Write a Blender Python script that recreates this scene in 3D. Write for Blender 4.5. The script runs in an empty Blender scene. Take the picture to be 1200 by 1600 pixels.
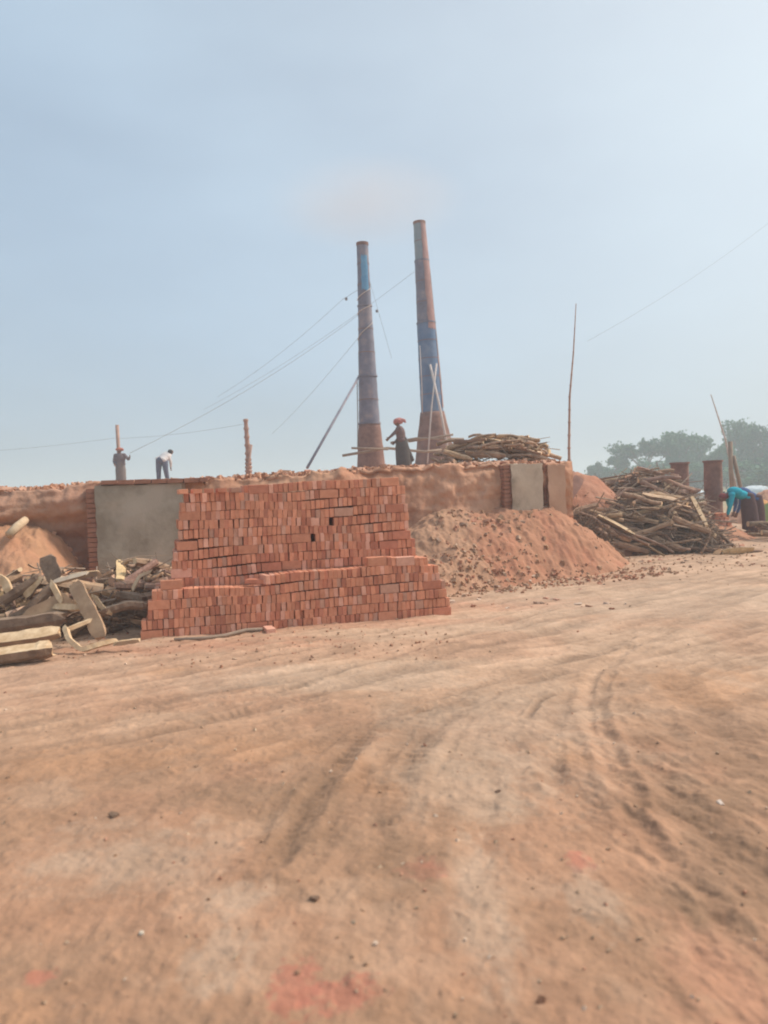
import bpy, bmesh, math, random
import numpy as np
from mathutils import Vector, Matrix, Euler
random.seed(7)
R = math.radians
SC = bpy.context.scene
COL = SC.collection

# ------------------------------------------------------------------ camera, sky, sun, exposure
CAMZ = 1.6
cd = bpy.data.cameras.new("camera"); cam = bpy.data.objects.new("camera", cd); COL.objects.link(cam)
CROT = (Matrix.Rotation(R(90 - 1.67), 3, 'X') @ Matrix.Rotation(R(-2.0), 3, 'Z'))
cam.matrix_world = Matrix.Translation((0, 0, CAMZ)) @ CROT.to_4x4()
cd.sensor_fit = 'HORIZONTAL'; cd.sensor_width = 36; cd.lens = 36
cd.clip_start = 0.05; cd.clip_end = 5000
cd.dof.use_dof = True; cd.dof.focus_distance = 13.0; cd.dof.aperture_fstop = 2.3
SC.camera = cam

SUN_DIR = Vector((0.72, 0.24, 0.80)).normalized()
w = bpy.data.worlds.new("World"); SC.world = w; w.use_nodes = True
nt = w.node_tree; bg = nt.nodes['Background']
sky = nt.nodes.new('ShaderNodeTexSky'); sky.sky_type = 'NISHITA'; sky.sun_disc = False
sky.sun_elevation = math.asin(SUN_DIR.z)
sky.sun_rotation = math.atan2(SUN_DIR.x, SUN_DIR.y)
sky.air_density = 1.0; sky.dust_density = 5.0; sky.ozone_density = 1.0
# thin even veil of high cloud over the clear sky
tc = nt.nodes.new('ShaderNodeTexCoord'); mp = nt.nodes.new('ShaderNodeMapping')
mp.inputs['Scale'].default_value = (1.2, 1.2, 3.0)
nz = nt.nodes.new('ShaderNodeTexNoise'); nz.inputs['Scale'].default_value = 1.3; nz.inputs['Detail'].default_value = 4
rmp = nt.nodes.new('ShaderNodeMapRange'); rmp.inputs['From Min'].default_value = .3; rmp.inputs['From Max'].default_value = .7
rmp.inputs['To Min'].default_value = .45; rmp.inputs['To Max'].default_value = .80
mx = nt.nodes.new('ShaderNodeMix'); mx.data_type = 'RGBA'
nt.links.new(tc.outputs['Generated'], mp.inputs['Vector']); nt.links.new(mp.outputs[0], nz.inputs['Vector'])
nt.links.new(nz.outputs['Fac'], rmp.inputs['Value']); nt.links.new(rmp.outputs[0], mx.inputs['Factor'])
nt.links.new(sky.outputs[0], mx.inputs[6]); mx.inputs[7].default_value = (5.1, 6.1, 7.15, 1)
nt.links.new(mx.outputs[2], bg.inputs['Color'])
nrm = nt.nodes.new('ShaderNodeVectorMath'); nrm.operation = 'NORMALIZE'; nt.links.new(tc.outputs['Generated'], nrm.inputs[0])
dt = nt.nodes.new('ShaderNodeVectorMath'); dt.operation = 'DOT_PRODUCT'; dt.inputs[1].default_value = SUN_DIR; nt.links.new(nrm.outputs[0], dt.inputs[0])
gl = nt.nodes.new('ShaderNodeMapRange'); gl.interpolation_type = 'SMOOTHSTEP'; gl.inputs['From Min'].default_value = .15; gl.inputs['From Max'].default_value = .95
nt.links.new(dt.outputs['Value'], gl.inputs['Value'])
veil = nt.nodes.new('ShaderNodeMix'); veil.data_type = 'RGBA'; veil.inputs[6].default_value = (4.6, 6.0, 7.4, 1); veil.inputs[7].default_value = (7.3, 8.3, 8.8, 1)
nt.links.new(gl.outputs[0], veil.inputs['Factor']); nt.links.new(veil.outputs[2], mx.inputs[7])
bg.inputs['Strength'].default_value = 0.1
sl = bpy.data.lights.new("sun", 'SUN'); sl.energy = 3.0; sl.angle = R(9); sl.color = (1, .90, .78)
so = bpy.data.objects.new("sun", sl); COL.objects.link(so)
so.rotation_euler = SUN_DIR.to_track_quat('Z', 'Y').to_euler(); so.location = (20, 0, 30)
SC.view_settings.view_transform = 'Standard'; SC.view_settings.look = 'None'
SC.view_settings.gamma = 1; SC.view_settings.use_curve_mapping = False
SC.view_settings.exposure = 0.22
SC.render.engine = 'CYCLES'
SC.cycles.filter_width = 2.0
SC.cycles.use_denoising = True
SC.cycles.volume_bounces = 1
SC.cycles.max_bounces = 6; SC.cycles.diffuse_bounces = 3

# ------------------------------------------------------------------ maths helpers
def ray(px, py):
    return CROT @ Vector(((px - 600) / 1200, -(py - 800) / 1200, -1))
def P(px, py, Y):
    d = ray(px, py); t = Y / d.y
    return Vector((0, 0, CAMZ)) + d * t
def G(px, py, z=0):
    d = ray(px, py); t = (z - CAMZ) / d.z
    return Vector((0, 0, CAMZ)) + d * t
NR = np.random.RandomState(3)
TAB = NR.rand(64, 256, 256)
def vnoise(x, y, k=0):
    T = TAB[k % 64]
    x = np.asarray(x, float); y = np.asarray(y, float)
    xi = np.floor(x).astype(int); yi = np.floor(y).astype(int)
    fx = x - xi; fy = y - yi
    fx = fx * fx * fx * (fx * (fx * 6 - 15) + 10); fy = fy * fy * fy * (fy * (fy * 6 - 15) + 10)
    a = T[xi % 256, yi % 256]; b = T[(xi + 1) % 256, yi % 256]
    c = T[xi % 256, (yi + 1) % 256]; d = T[(xi + 1) % 256, (yi + 1) % 256]
    return (a * (1 - fx) + b * fx) * (1 - fy) + (c * (1 - fx) + d * fx) * fy
def fbm(x, y, k=0, o=4, g=.5):
    s = 0; a = 1; n = 0
    for i in range(o):
        s = s + a * vnoise(x * 2**i + 17.3 * i, y * 2**i - 9.1 * i, k + i); n += a; a *= g
    return s / n
def sstep(a, b, x):
    t = np.clip((x - a) / (b - a), 0, 1); return t * t * (3 - 2 * t)

# ------------------------------------------------------------------ object helpers
def tag(o, label, cat, group=None, kind=None):
    if label: o['label'] = label
    if cat: o['category'] = cat
    if group: o['group'] = group
    if kind: o['kind'] = kind
    return o
def mesh_obj(name, verts, faces, mats, parent=None, smooth=False, loc=None, midx=None):
    me = bpy.data.meshes.new(name)
    me.from_pydata([tuple(v) for v in verts], [], faces)
    for m in (mats if isinstance(mats, (list, tuple)) else [mats]): me.materials.append(m)
    if midx is not None: me.polygons.foreach_set('material_index', midx)
    if smooth: me.polygons.foreach_set('use_smooth', [True] * len(faces))
    me.update()
    o = bpy.data.objects.new(name, me); COL.objects.link(o)
    if parent: o.parent = parent
    if loc is not None: o.location = loc
    return o
def empty(name, loc, label, cat, group=None):
    o = bpy.data.objects.new(name, None); COL.objects.link(o); o.location = loc
    o.empty_display_size = .2
    return tag(o, label, cat, group)
def copy_tree(o, parent=None):
    c = o.copy(); COL.objects.link(c)
    if parent: c.parent = parent
    for ch in list(o.children): copy_tree(ch, c)
    return c
class MB:
    def __init__(s): s.v = []; s.f = []; s.m = []
    def add(s, vs, fs, m=0):
        b = len(s.v); s.v += [tuple(v) for v in vs]; s.f += [tuple(i + b for i in f) for f in fs]; s.m += [m] * len(fs)
    def box(s, c, sx, sy, sz, rot=None, m=0, jit=0):
        vs = []
        for i in range(8):
            q = Vector((((i & 1) - .5) * sx, ((i >> 1 & 1) - .5) * sy, ((i >> 2) - .5) * sz))
            if jit: q += Vector([random.uniform(-jit, jit) for _ in range(3)])
            if rot is not None: q = rot @ q
            vs.append(q + Vector(c))
        s.add(vs, [(0, 2, 3, 1), (4, 5, 7, 6), (0, 1, 5, 4), (2, 6, 7, 3), (0, 4, 6, 2), (1, 3, 7, 5)], m)
    def tube(s, pts, rad, n=8, m=0, cap=True, capm=None, squash=None):
        pts = [Vector(p) for p in pts]
        if not hasattr(rad, '__len__'): rad = [rad] * len(pts)
        rings = []; prev = None; base = len(s.v)
        for i, p in enumerate(pts):
            t = (pts[min(i + 1, len(pts) - 1)] - pts[max(i - 1, 0)]).normalized()
            if prev is None:
                a = Vector((0, 0, 1)) if abs(t.z) < .9 else Vector((1, 0, 0))
                prev = t.cross(a).normalized()
            x = (prev - t * prev.dot(t)).normalized(); prev = x; y = t.cross(x)
            for j in range(n):
                th = 2 * math.pi * j / n
                s.v.append(tuple(p + (x * math.cos(th) + y * math.sin(th) * (squash or 1)) * rad[i]))
        for i in range(len(pts) - 1):
            for j in range(n):
                a = base + i * n + j; b = base + i * n + (j + 1) % n
                s.f.append((a, b, b + n, a + n)); s.m.append(m)
        if cap:
            s.f.append(tuple(base + j for j in range(n))[::-1]); s.m.append(m if capm is None else capm)
            e = base + (len(pts) - 1) * n
            s.f.append(tuple(e + j for j in range(n))); s.m.append(m if capm is None else capm)
    def build(s, name, mats, parent=None, smooth=False, loc=None):
        return mesh_obj(name, s.v, s.f, mats, parent, smooth, loc, s.m)

# ------------------------------------------------------------------ materials
def mat(name, c1, c2=None, scale=8, rough=.9, bump=.3, bdist=.01, detail=6, c3=None, stretch=None, metal=0, attr=None, objcol=False, ramp=(.3, .7), bscale=None):
    m = bpy.data.materials.new(name); m.use_nodes = True; n = m.node_tree.nodes; L = m.node_tree.links
    b = n['Principled BSDF']; b.inputs['Roughness'].default_value = rough; b.inputs['Metallic'].default_value = metal
    try: b.inputs['Specular IOR Level'].default_value = .2
    except Exception: pass
    tc = n.new('ShaderNodeTexCoord'); mp = n.new('ShaderNodeMapping')
    if stretch: mp.inputs['Scale'].default_value = stretch
    L.new(tc.outputs['Object'], mp.inputs[0])
    vec = mp.outputs[0]
    oi = n.new('ShaderNodeObjectInfo')
    va = n.new('ShaderNodeVectorMath'); va.operation = 'ADD'
    ml = n.new('ShaderNodeMath'); ml.operation = 'MULTIPLY'; ml.inputs[1].default_value = 37
    L.new(oi.outputs['Random'], ml.inputs[0]); L.new(vec, va.inputs[0]); L.new(ml.outputs[0], va.inputs[1]); vec = va.outputs[0]
    t = n.new('ShaderNodeTexNoise'); t.inputs['Scale'].default_value = scale; t.inputs['Detail'].default_value = detail; t.inputs['Roughness'].default_value = .65
    L.new(vec, t.inputs['Vector'])
    r = n.new('ShaderNodeValToRGB'); e = r.color_ramp.elements
    e[0].position = ramp[0]; e[1].position = ramp[1]
    e[0].color = (*c1, 1); e[1].color = (*(c2 or c1), 1)
    if c3: q = e.new((ramp[0] + ramp[1]) / 2); q.color = (*c3, 1)
    L.new(t.outputs['Fac'], r.inputs['Fac'])
    out = r.outputs['Color']
    if attr or objcol:
        x = n.new('ShaderNodeMix'); x.data_type = 'RGBA'; x.blend_type = 'MULTIPLY'; x.inputs['Factor'].default_value = 1
        L.new(out, x.inputs[6])
        if attr:
            a = n.new('ShaderNodeAttribute'); a.attribute_name = attr; L.new(a.outputs['Color'], x.inputs[7])
        else: L.new(oi.outputs['Color'], x.inputs[7])
        out = x.outputs[2]
    L.new(out, b.inputs['Base Color'])
    if bump:
        t2 = n.new('ShaderNodeTexNoise'); t2.inputs['Scale'].default_value = bscale or scale * 3; t2.inputs['Detail'].default_value = 6
        L.new(vec, t2.inputs['Vector'])
        bp = n.new('ShaderNodeBump'); bp.inputs['Strength'].default_value = bump; bp.inputs['Distance'].default_value = bdist
        L.new(t2.outputs['Fac'], bp.inputs['Height']); L.new(bp.outputs[0], b.inputs['Normal'])
    return m
M = {}
M['soil'] = mat('soil', (.84, .83, .82), (1.12, 1.13, 1.14), 5, attr='Col', bump=.6, bdist=.02, bscale=22, rough=1)
M['bank'] = mat('bank_earth', (.9, .89, .87), (1.1, 1.08, 1.07), 3.2, attr='Col', bump=.6, bdist=.03, bscale=14, rough=1)
M['brick'] = mat('brick', (.88, .82, .78), (1.12, 1.14, 1.14), 14, objcol=True, bump=.4, bdist=.004, bscale=60, rough=.95)
M['brick_rest'] = mat('brick_rest', (.88, .82, .78), (1.12, 1.14, 1.14), 14, attr='Col', bump=.4, bdist=.004, bscale=60, rough=.95)
M['brickwall'] = mat('brick_pier', (.30, .135, .085), (.42, .21, .14), 9, bump=.4, bdist=.01)
M['plaster'] = mat('cement_plaster', (.29, .24, .18), (.46, .385, .30), 1.7, c3=(.38, .32, .245), ramp=(.36, .62), bump=.35, bdist=.01, bscale=30)
M['plaster2'] = mat('pale_plaster', (.32, .25, .185), (.55, .44, .33), 1.6, c3=(.48, .38, .285), ramp=(.36, .6), bump=.3, bdist=.01, bscale=24)
M['panel3'] = mat('earth_plaster', (.45, .27, .18), (.55, .35, .24), 2.2, bump=.3, bdist=.01, bscale=24)
M['bark'] = mat('bark', (.155, .10, .07), (.38, .265, .185), 6, stretch=(1, 1, 1), objcol=True, bump=.8, bdist=.012, bscale=25)
M['cut'] = mat('cut_wood', (.47, .33, .20), (.66, .50, .34), 10, objcol=True, bump=.2, bdist=.004)
M['pale'] = mat('fresh_split_wood', (.46, .28, .14), (.80, .60, .39), 9, bump=.3, bdist=.006, bscale=18, ramp=(.25, .7))
M['tanwood'] = mat('old_split_wood', (.30, .18, .11), (.48, .32, .20), 5, bump=.4, bdist=.008, bscale=18)
M['twig'] = mat('twig_bark', (.16, .11, .082), (.31, .225, .165), 2.5, bump=0)
M['bamboo'] = mat('bamboo', (.27, .20, .15), (.42, .31, .23), 3, bump=.2, bdist=.004)
M['pole'] = mat('rusty_pole', (.36, .21, .16), (.50, .32, .25), 3, bump=.2, bdist=.004)
M['rope'] = mat('pale_rope', (.5, .42, .38), (.68, .6, .55), 20, bump=0)
M['wire'] = mat('wire', (.22, .21, .21), (.28, .27, .27), 4, bump=0, rough=.6)
M['rust'] = mat('rusty_steel', (.17, .085, .065), (.34, .19, .145), 3, c3=(.25, .14, .11), bump=.3, bdist=.01, bscale=12, rough=.8)
M['steel'] = mat('weathered_grey_steel', (.15, .14, .17), (.31, .26, .27), 2.2, c3=(.19, .19, .24), bump=.2, bdist=.008, rough=.65)
M['steel_blue'] = mat('blue_painted_steel', (.085, .17, .30), (.20, .26, .36), 1.8, bump=.2, bdist=.008, rough=.6, c3=(.13, .20, .32))
M['steel_teal'] = mat('teal_grey_steel', (.19, .26, .30), (.30, .33, .35), 2, bump=.2, bdist=.008, rough=.6)
M['steel_pink'] = mat('faded_red_primer', (.32, .19, .18), (.45, .27, .24), 2, bump=.2, bdist=.008, rough=.7)
M['bluepatch'] = mat('bright_blue_paint', (.08, .25, .45), (.16, .36, .52), 4, bump=.2, bdist=.006, rough=.6)
M['leaf_a'] = mat('leaves_dark', (.020, .095, .045), (.055, .185, .085), 1.2, bump=0, rough=.7)
M['leaf_b'] = mat('leaves_mid', (.035, .14, .06), (.085, .24, .10), 1.2, bump=0, rough=.7)
M['trunk'] = mat('tree_bark', (.12, .09, .07), (.2, .16, .12), 2, bump=.3)
M['skin'] = mat('skin', (.17, .085, .052), (.20, .105, .066), 6, bump=0, rough=.6)
M['hair'] = mat('hair', (.012, .01, .009), (.03, .025, .02), 20, bump=0, rough=.6)
M['eye'] = mat('eyes', (.5, .48, .45), (.6, .58, .55), 4, bump=0, rough=.3)
def cloth(n, c): 
    M[n] = mat(n + '_cloth', tuple(x * .85 for x in c), tuple(min(1, x * 1.15) for x in c), 12, bump=.3, bdist=.01, bscale=9)
for n, c in dict(grey=(.17, .135, .14), taupe=(.20, .165, .15), orange=(.50, .17, .11), white=(.66, .62, .60), slate=(.12, .13, .18),
                 pinkwrap=(.45, .19, .17), mauve=(.16, .105, .10), lungi=(.085, .072, .066), teal=(.012, .36, .46), maroon=(.10, .055, .055),
                 blue=(.06, .11, .25), darkred=(.22, .05, .05), sack=(.60, .30, .12), green=(.25, .34, .12), sheet=(.62, .68, .70)).items(): cloth(n, c)

# ------------------------------------------------------------------ ground
def pix_line(pts): return np.array([[G(a, b).x, G(a, b).y] for a, b in pts])
# kiln wall front line (x -> y), the bank climbs behind it
K0 = Vector((P(150, 780, 12.0).x, 12.0)); K1 = Vector((P(876, 740, 14.7).x, 14.7))
KD = (K1 - K0).normalized(); KN = Vector((.05, 1)).normalized()   # the bank runs straight back, its yard face is oblique
KLEN = (K1 - K0).length
def kst(x, y):   # along / behind the wall
    dx = x - K0.x; dy = y - K0.y
    det = KD.x * KN.y - KD.y * KN.x
    return (dx * KN.y - dy * KN.x) / det, (KD.x * dy - KD.y * dx) / det
def kfind(px):   # position along the wall under a given column of the photograph
    d = ray(px, 760); a = d.x / d.y
    # K0 + s KD on line x = a y
    return (a * K0.y - K0.x) / (KD.x - a * KD.y)
TR = [  # pixel polyline, width m, depth m, tone, tread
 ([(-100, 1085), (300, 1045), (520, 1005), (740, 962), (960, 915), (1250, 862)], .30, .020, 1.09, 0),
 ([(-100, 1120), (250, 1088), (480, 1050), (640, 1015), (820, 965), (1000, 925), (1250, 885)], .16, .020, 1.05, 0),
 ([(430, 1085), (500, 1062), (590, 1035), (720, 990), (860, 955)], .05, .018, .74, 1),
 ([(300, 1128), (440, 1100), (560, 1068), (700, 1022), (860, 985), (1250, 905)], .10, .022, .82, 1),
 ([(380, 1162), (520, 1140), (640, 1092), (780, 1040), (960, 995), (1250, 935)], .20, .02, 1.12, 0),
 ([(590, 1270), (604, 1200), (640, 1140), (720, 1085), (830, 1045), (1000, 1005), (1250, 962)], .12, .028, .84, 1),
 ([(632, 1260), (640, 1200), (680, 1140), (760, 1090), (880, 1050)], .06, .02, .85, 1),
 ([(866, 1220), (850, 1150), (880, 1090), (940, 1045), (1040, 1005), (1250, 960)], .07, .022, .86, 0),
 ([(975, 1240), (945, 1160), (915, 1100), (930, 1050), (990, 1010)], .06, .03, 1.14, 1),
 ([(1000, 1260), (965, 1165), (935, 1100), (955, 1050)], .035, .02, .88, 0),
 ([(1250, 1480), (1130, 1340), (1050, 1240), (985, 1160)], .10, .025, .88, 1),
 ([(1250, 1640), (1110, 1470), (1010, 1345), (920, 1260), (850, 1200)], .12, .03, .90, 1),
 ([(1250, 1560), (1150, 1450), (1060, 1350), (980, 1270)], .05, .028, .86, 1),
 ([(430, 1350), (480, 1270), (520, 1200), (590, 1140)], .07, .022, .82, 1),
 ([(470, 1370), (530, 1290), (570, 1200)], .05, .02, .86, 1),
 ([(700, 1700), (740, 1540), (720, 1440), (736, 1300), (770, 1230)], .07, .012, 1.10, 0),
 ([(590, 1500), (600, 1380), (596, 1290)], .06, .02, .82, 1),
 ([(160, 1165), (330, 1130), (520, 1110)], .06, .015, .84, 0),
 ([(-60, 1180), (240, 1150), (420, 1120)], .20, .012, 1.06, 0),
 ([(820, 1120), (838, 1095), (862, 1085)], .025, .02, .66, 0),
 ([(1250, 1010), (1120, 1035), (1040, 1075)], .06, .02, .80, 0),
 ([(1160, 1190), (1100, 1110), (1050, 1060)], .12, .03, .84, 1),
 ([(560, 1700), (660, 1560), (770, 1480), (950, 1450)], .05, .008, .93, 0),
]
_r = random.Random(5)
for k in range(22):                                  # many fine overlapping wheel lines sweeping away to the right
    a = _r.uniform(-1, 1); b = a + _r.gauss(0, .15)
    TR.append(([(600 + 330 * a, 1330 - 60 * a), (620 + 290 * a, 1230 - 40 * b), (700 + 210 * b, 1125 - 25 * b), (840 + 110 * b, 1050 - 20 * b), (1010 + 60 * b, 990 - 15 * b), (1250, 925 + 35 * b)] if k % 2 else
               [(-60, 1110 + 70 * a), (200, 1085 + 60 * a), (460, 1055 + 50 * b), (700, 1000 + 40 * b), (930, 945 + 30 * b), (1250, 885 + 30 * b)],
               _r.uniform(.02, .06), _r.uniform(.003, .008), _r.choice((.9, .94, 1.05, 1.08)), _r.random() < .3))
TRL = [(pix_line(p), w_, d_, t_, tr_) for p, w_, d_, t_, tr_ in TR]
BLOB = [  # px, py, radius along x m, along y m, colour
 (905, 1348, .055, .09, 'r'), (665, 1362, .10, .10, 'r'), (465, 1545, .09, .16, 'r'), (530, 1560, .13, .10, 'r'), (60, 1525, .05, .05, 'r'),
 (660, 1205, .38, .42, 'o'), (260, 1048, .22, .16, 'o'), (0, 1590, .22, .12, 'o'), (400, 1170, .45, .25, 'o'), (150, 1190, .55, .25, 'o'),
 (560, 975, 1.4, .28, 'R'), (300, 1010, 1.3, .30, 'R'), (800, 945, 1.1, .5, 'R'), (885, 1175, .10, .25, 'o'),
 (350, 1500, .11, .17, 'p'), (750, 1400, .10, .5, 'p'), (370, 1410, .12, .12, 'p'), (930, 1410, .10, .2, 'p'), (730, 1230, .35, .5, 'p'),
 (780, 1130, .8, 1.0, 'p'), (520, 1060, 1.2, .5, 'p'), (1100, 940, 3, 1.6, 'p'), (200, 1340, .4, .3, 'p'), (1100, 1075, .5, .6, 'o'),
 (490, 1262, .22, .5, 'd'), (1180, 1560, .22, .4, 'R'), (1085, 1420, .10, .16, 'd'), (1080, 1250, .35, .4, 'd'), (620, 1340, .2, .3, 'd'),
 (1150, 1330, .25, .6, 'd'), (380, 1240, .35, .18, 'd'),
]
BC = dict(r=(.43, .165, .11), o=(.44, .24, .135), R=(.46, .23, .145), p=(.44, .31, .22), d=(.28, .17, .105))
def pdist(x, y, pl):
    best = np.full(x.shape, 1e9); along = np.zeros(x.shape); acc = 0
    for i in range(len(pl) - 1):
        a = pl[i]; b = pl[i + 1]; d = b - a; L = math.hypot(*d)
        t = np.clip(((x - a[0]) * d[0] + (y - a[1]) * d[1]) / L**2, 0, 1)
        dd = np.hypot(x - a[0] - t * d[0], y - a[1] - t * d[1])
        k = dd < best; best[k] = dd[k]; along[k] = acc + t[k] * L; acc += L
    return best, along
def ground(x, y, col=False):
    x = np.asarray(x, float); y = np.asarray(y, float)
    r = np.hypot(x, y)
    near = np.exp(-(r / 16)**2)
    h = (fbm(x * .35, y * .35, 1) - .5) * .10 * sstep(3, 12, r) + (fbm(x * 1.6, y * 1.6, 5) - .5) * .05 + (fbm(x * 9, y * 9, 9) - .5) * .016 * near
    a = R(35); u = x * math.cos(a) + y * math.sin(a); v = -x * math.sin(a) + y * math.cos(a)
    wv = v + .5 * (fbm(x * .4, y * .4, 12) - .5)
    st1 = fbm(u * .9, wv * 9, 14, 5, .6)            # scrapes along the road
    road = sstep(3.6, 6.0, y - .15 * x) * sstep(9, 5.5, v - 4.5)
    a2 = R(62); u2 = x * math.cos(a2) + y * math.sin(a2) + .3 * vnoise(x * .8, y * .8, 3); v2 = -x * math.sin(a2) + y * math.cos(a2)
    a3 = R(112); u3 = x * math.cos(a3) + y * math.sin(a3); v3 = -x * math.sin(a3) + y * math.cos(a3)
    st2 = fbm(u3 * 3.0, v3 * 13, 22, 5, .6)          # chunky ridges, right foreground
    rf = sstep(.3, 1.2, x) * sstep(6.5, 4, y)
    clod = fbm(x * 26, y * 26, 30, 3)
    h = h + road * (st1 - .5) * .035 + rf * (st2 - .5) * .038 + (clod - .5) * .010 * near + .02 * near * np.maximum(0, fbm(x * 14, y * 14, 40, 2) - .68) * 2
    C = None
    if col:
        base = np.array([.365, .212, .13]); pale = np.array([.52, .35, .24]); red = np.array([.44, .235, .145])
        n1 = fbm(x * .8, y * .8, 33); n2 = fbm(x * 2.7, y * 2.7, 44)
        C = np.ones(x.shape + (3,)) * base
        def mixc(k, c):
            nonlocal C
            k = np.clip(k, 0, 1)[..., None]; C = C * (1 - k) + np.array(c) * k
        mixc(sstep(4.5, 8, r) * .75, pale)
        mixc(sstep(.5, .66, n1) * .4, red)
        mixc(sstep(.55, .70, n2) * .28, pale)
        mixc(sstep(.42, .30, n2) * .35, (.29, .18, .115))
        mixc(rf * sstep(.5, .62, fbm(x * 2 + 9, y * 2, 50)) * .5, (.30, .175, .11))
        for (px, py, rx, ry, c) in BLOB:
            p = G(px, py)
            q = np.hypot((x - p.x) / rx, (y - p.y) / ry)
            hard = c == 'r'
            q = q + (vnoise(x * (3 / rx), y * (3 / ry), 8) - .5) * (.5 if hard else .9) + (fbm(x * 5, y * 5, 18) - .5) * (.2 if hard else .8) + (fbm(x * 45, y * 45, 28, 2) - .5) * (1.1 if hard else .6)
            mixc((1 - sstep(.5 if hard else .3, 1.2 if hard else 1.5, q)) * (.72 if hard else .6), BC[c])
        C = C * (1 + (road * (st1 - .5) * .6 + rf * (st2 - .5) * .45 + (clod - .5) * .16)[..., None])
    for pl, w_, d_, t_, tr_ in TRL:
        bx0, by0 = pl.min(0) - 1.2; bx1, by1 = pl.max(0) + 1.2
        m = (x > bx0) & (x < bx1) & (y > by0) & (y < by1)
        if not m.any(): continue
        xs = x[m]; ys = y[m]
        dd, al = pdist(xs + .05 * (vnoise(xs * 3, ys * 3, 2) - .5), ys + .08 * (vnoise(xs * 3, ys * 3, 4) - .5), pl)
        core = np.exp(-(dd / w_)**2); rim = np.exp(-((dd - w_ * 1.6) / (w_ * .6))**2)
        patch = sstep(.32, .6, fbm(xs * 1.1, ys * 1.1, 20 + int(w_ * 100)))
        hh = (-d_ * core + d_ * .5 * rim) * .62
        tm = 0
        if tr_:
            tm = (np.sin(al * 2 * math.pi / .085 + 7 * vnoise(xs * 4, ys * 4, 7)) > .1) * core * near[m] * sstep(.35, .6, fbm(xs * 5, ys * 5, 3))
            hh = hh + tm * .008
        h[m] += hh * (.4 + .6 * patch)
        if col:
            k = (core * patch)[..., None]
            C[m] = C[m] * (1 + (t_ - 1) * k) * (1 + .05 * np.asarray(tm * patch)[..., None] if tr_ else 1)
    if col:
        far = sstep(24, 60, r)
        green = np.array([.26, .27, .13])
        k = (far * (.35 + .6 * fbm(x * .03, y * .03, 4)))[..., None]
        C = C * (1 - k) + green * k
        return h, np.clip(C, .02, .95)
    return h
def gz(x, y): return float(ground(np.array([x]), np.array([y]))[0])
def grid_mesh(name, X, Y, Z, C, m, parent=None, wrap=False):
    nr, nc = X.shape
    me = bpy.data.meshes.new(name)
    co = np.stack([X, Y, Z], -1).reshape(-1, 3)
    idx = np.arange(nr * nc).reshape(nr, nc)
    if wrap: idx = np.concatenate([idx, idx[:, :1]], 1)
    q = np.stack([idx[:-1, :-1], idx[:-1, 1:], idx[1:, 1:], idx[1:, :-1]], -1).reshape(-1, 4)
    me.vertices.add(len(co)); me.vertices.foreach_set('co', co.ravel())
    me.loops.add(q.size); me.loops.foreach_set('vertex_index', q.ravel().astype(np.int32))
    me.polygons.add(len(q)); me.polygons.foreach_set('loop_start', np.arange(0, q.size, 4, dtype=np.int32))
    me.polygons.foreach_set('use_smooth', np.ones(len(q), bool))
    me.update(calc_edges=True)
    at = me.color_attributes.new('Col', 'FLOAT_COLOR', 'POINT')
    cc = np.concatenate([C.reshape(-1, 3), np.ones((len(co), 1))], 1)
    at.data.foreach_set('color', cc.ravel())
    me.materials.append(m)
    o = bpy.data.objects.new(name, me); COL.objects.link(o)
    if parent: o.parent = parent
    return o
fine = np.radians(np.arange(-34, 34, .1)); coarse = np.radians(np.arange(34, 326, 2.0))
th = np.concatenate([fine, coarse])
rr = np.concatenate([[.02, .4, 1.0, 1.5], np.geomspace(1.8, 26, 760), np.geomspace(26.5, 900, 90)])
TH, RR = np.meshgrid(th, rr)
GX = RR * np.sin(TH); GY = RR * np.cos(TH)
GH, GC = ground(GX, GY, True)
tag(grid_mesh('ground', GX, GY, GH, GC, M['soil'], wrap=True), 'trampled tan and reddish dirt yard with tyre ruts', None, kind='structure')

# ------------------------------------------------------------------ kiln bank
kiln = empty('brick_kiln', (K0.x, K0.y, 0), 'long low earth banked brick kiln with plastered fire openings behind the brick stack', 'kiln')
kiln_inv = Matrix.Translation((-K0.x, -K0.y, 0))
SMIN, SMAX = -10.0, KLEN + .25
def ktop(x, y):
    # height of the earth deck: climbs gently away from the yard
    s, t = kst(x, y)
    z = CAMZ + .0268 * y + .0235 * np.minimum(x, 1.2) + .06 * (fbm(x * .9, y * .9, 6) - .5) + .06 * (fbm(x * 4, y * 4, 16) - .5)
    return z
ss = np.concatenate([np.linspace(SMIN, SMAX, 620)])
prof = []  # rows: (t, fraction of height, mode)
fr = np.linspace(0, 1, 60)
tt = np.concatenate([np.full(60, 0.0), np.linspace(.01, .6, 16), np.geomspace(.65, 30, 50)])
S, T = np.meshgrid(ss, tt)
FR = np.repeat(np.concatenate([fr, np.ones(66)])[:, None], len(ss), 1)
isf = (np.arange(len(tt)) < 60)[:, None] * np.ones_like(S)
SMID = sstep(kfind(600), kfind(680), S) * sstep(kfind(775), kfind(755), S)
T = T + isf * (FR - 1) * (.10 + .38 * SMID)                      # batter: foot stands forward
X0 = K0.x + KD.x * S + KN.x * T; Y0 = K0.y + KD.y * S + KN.y * T
top = ktop(X0, Y0)
Z = np.where(isf > 0, -.1 + (top + .1) * FR, top)
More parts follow.
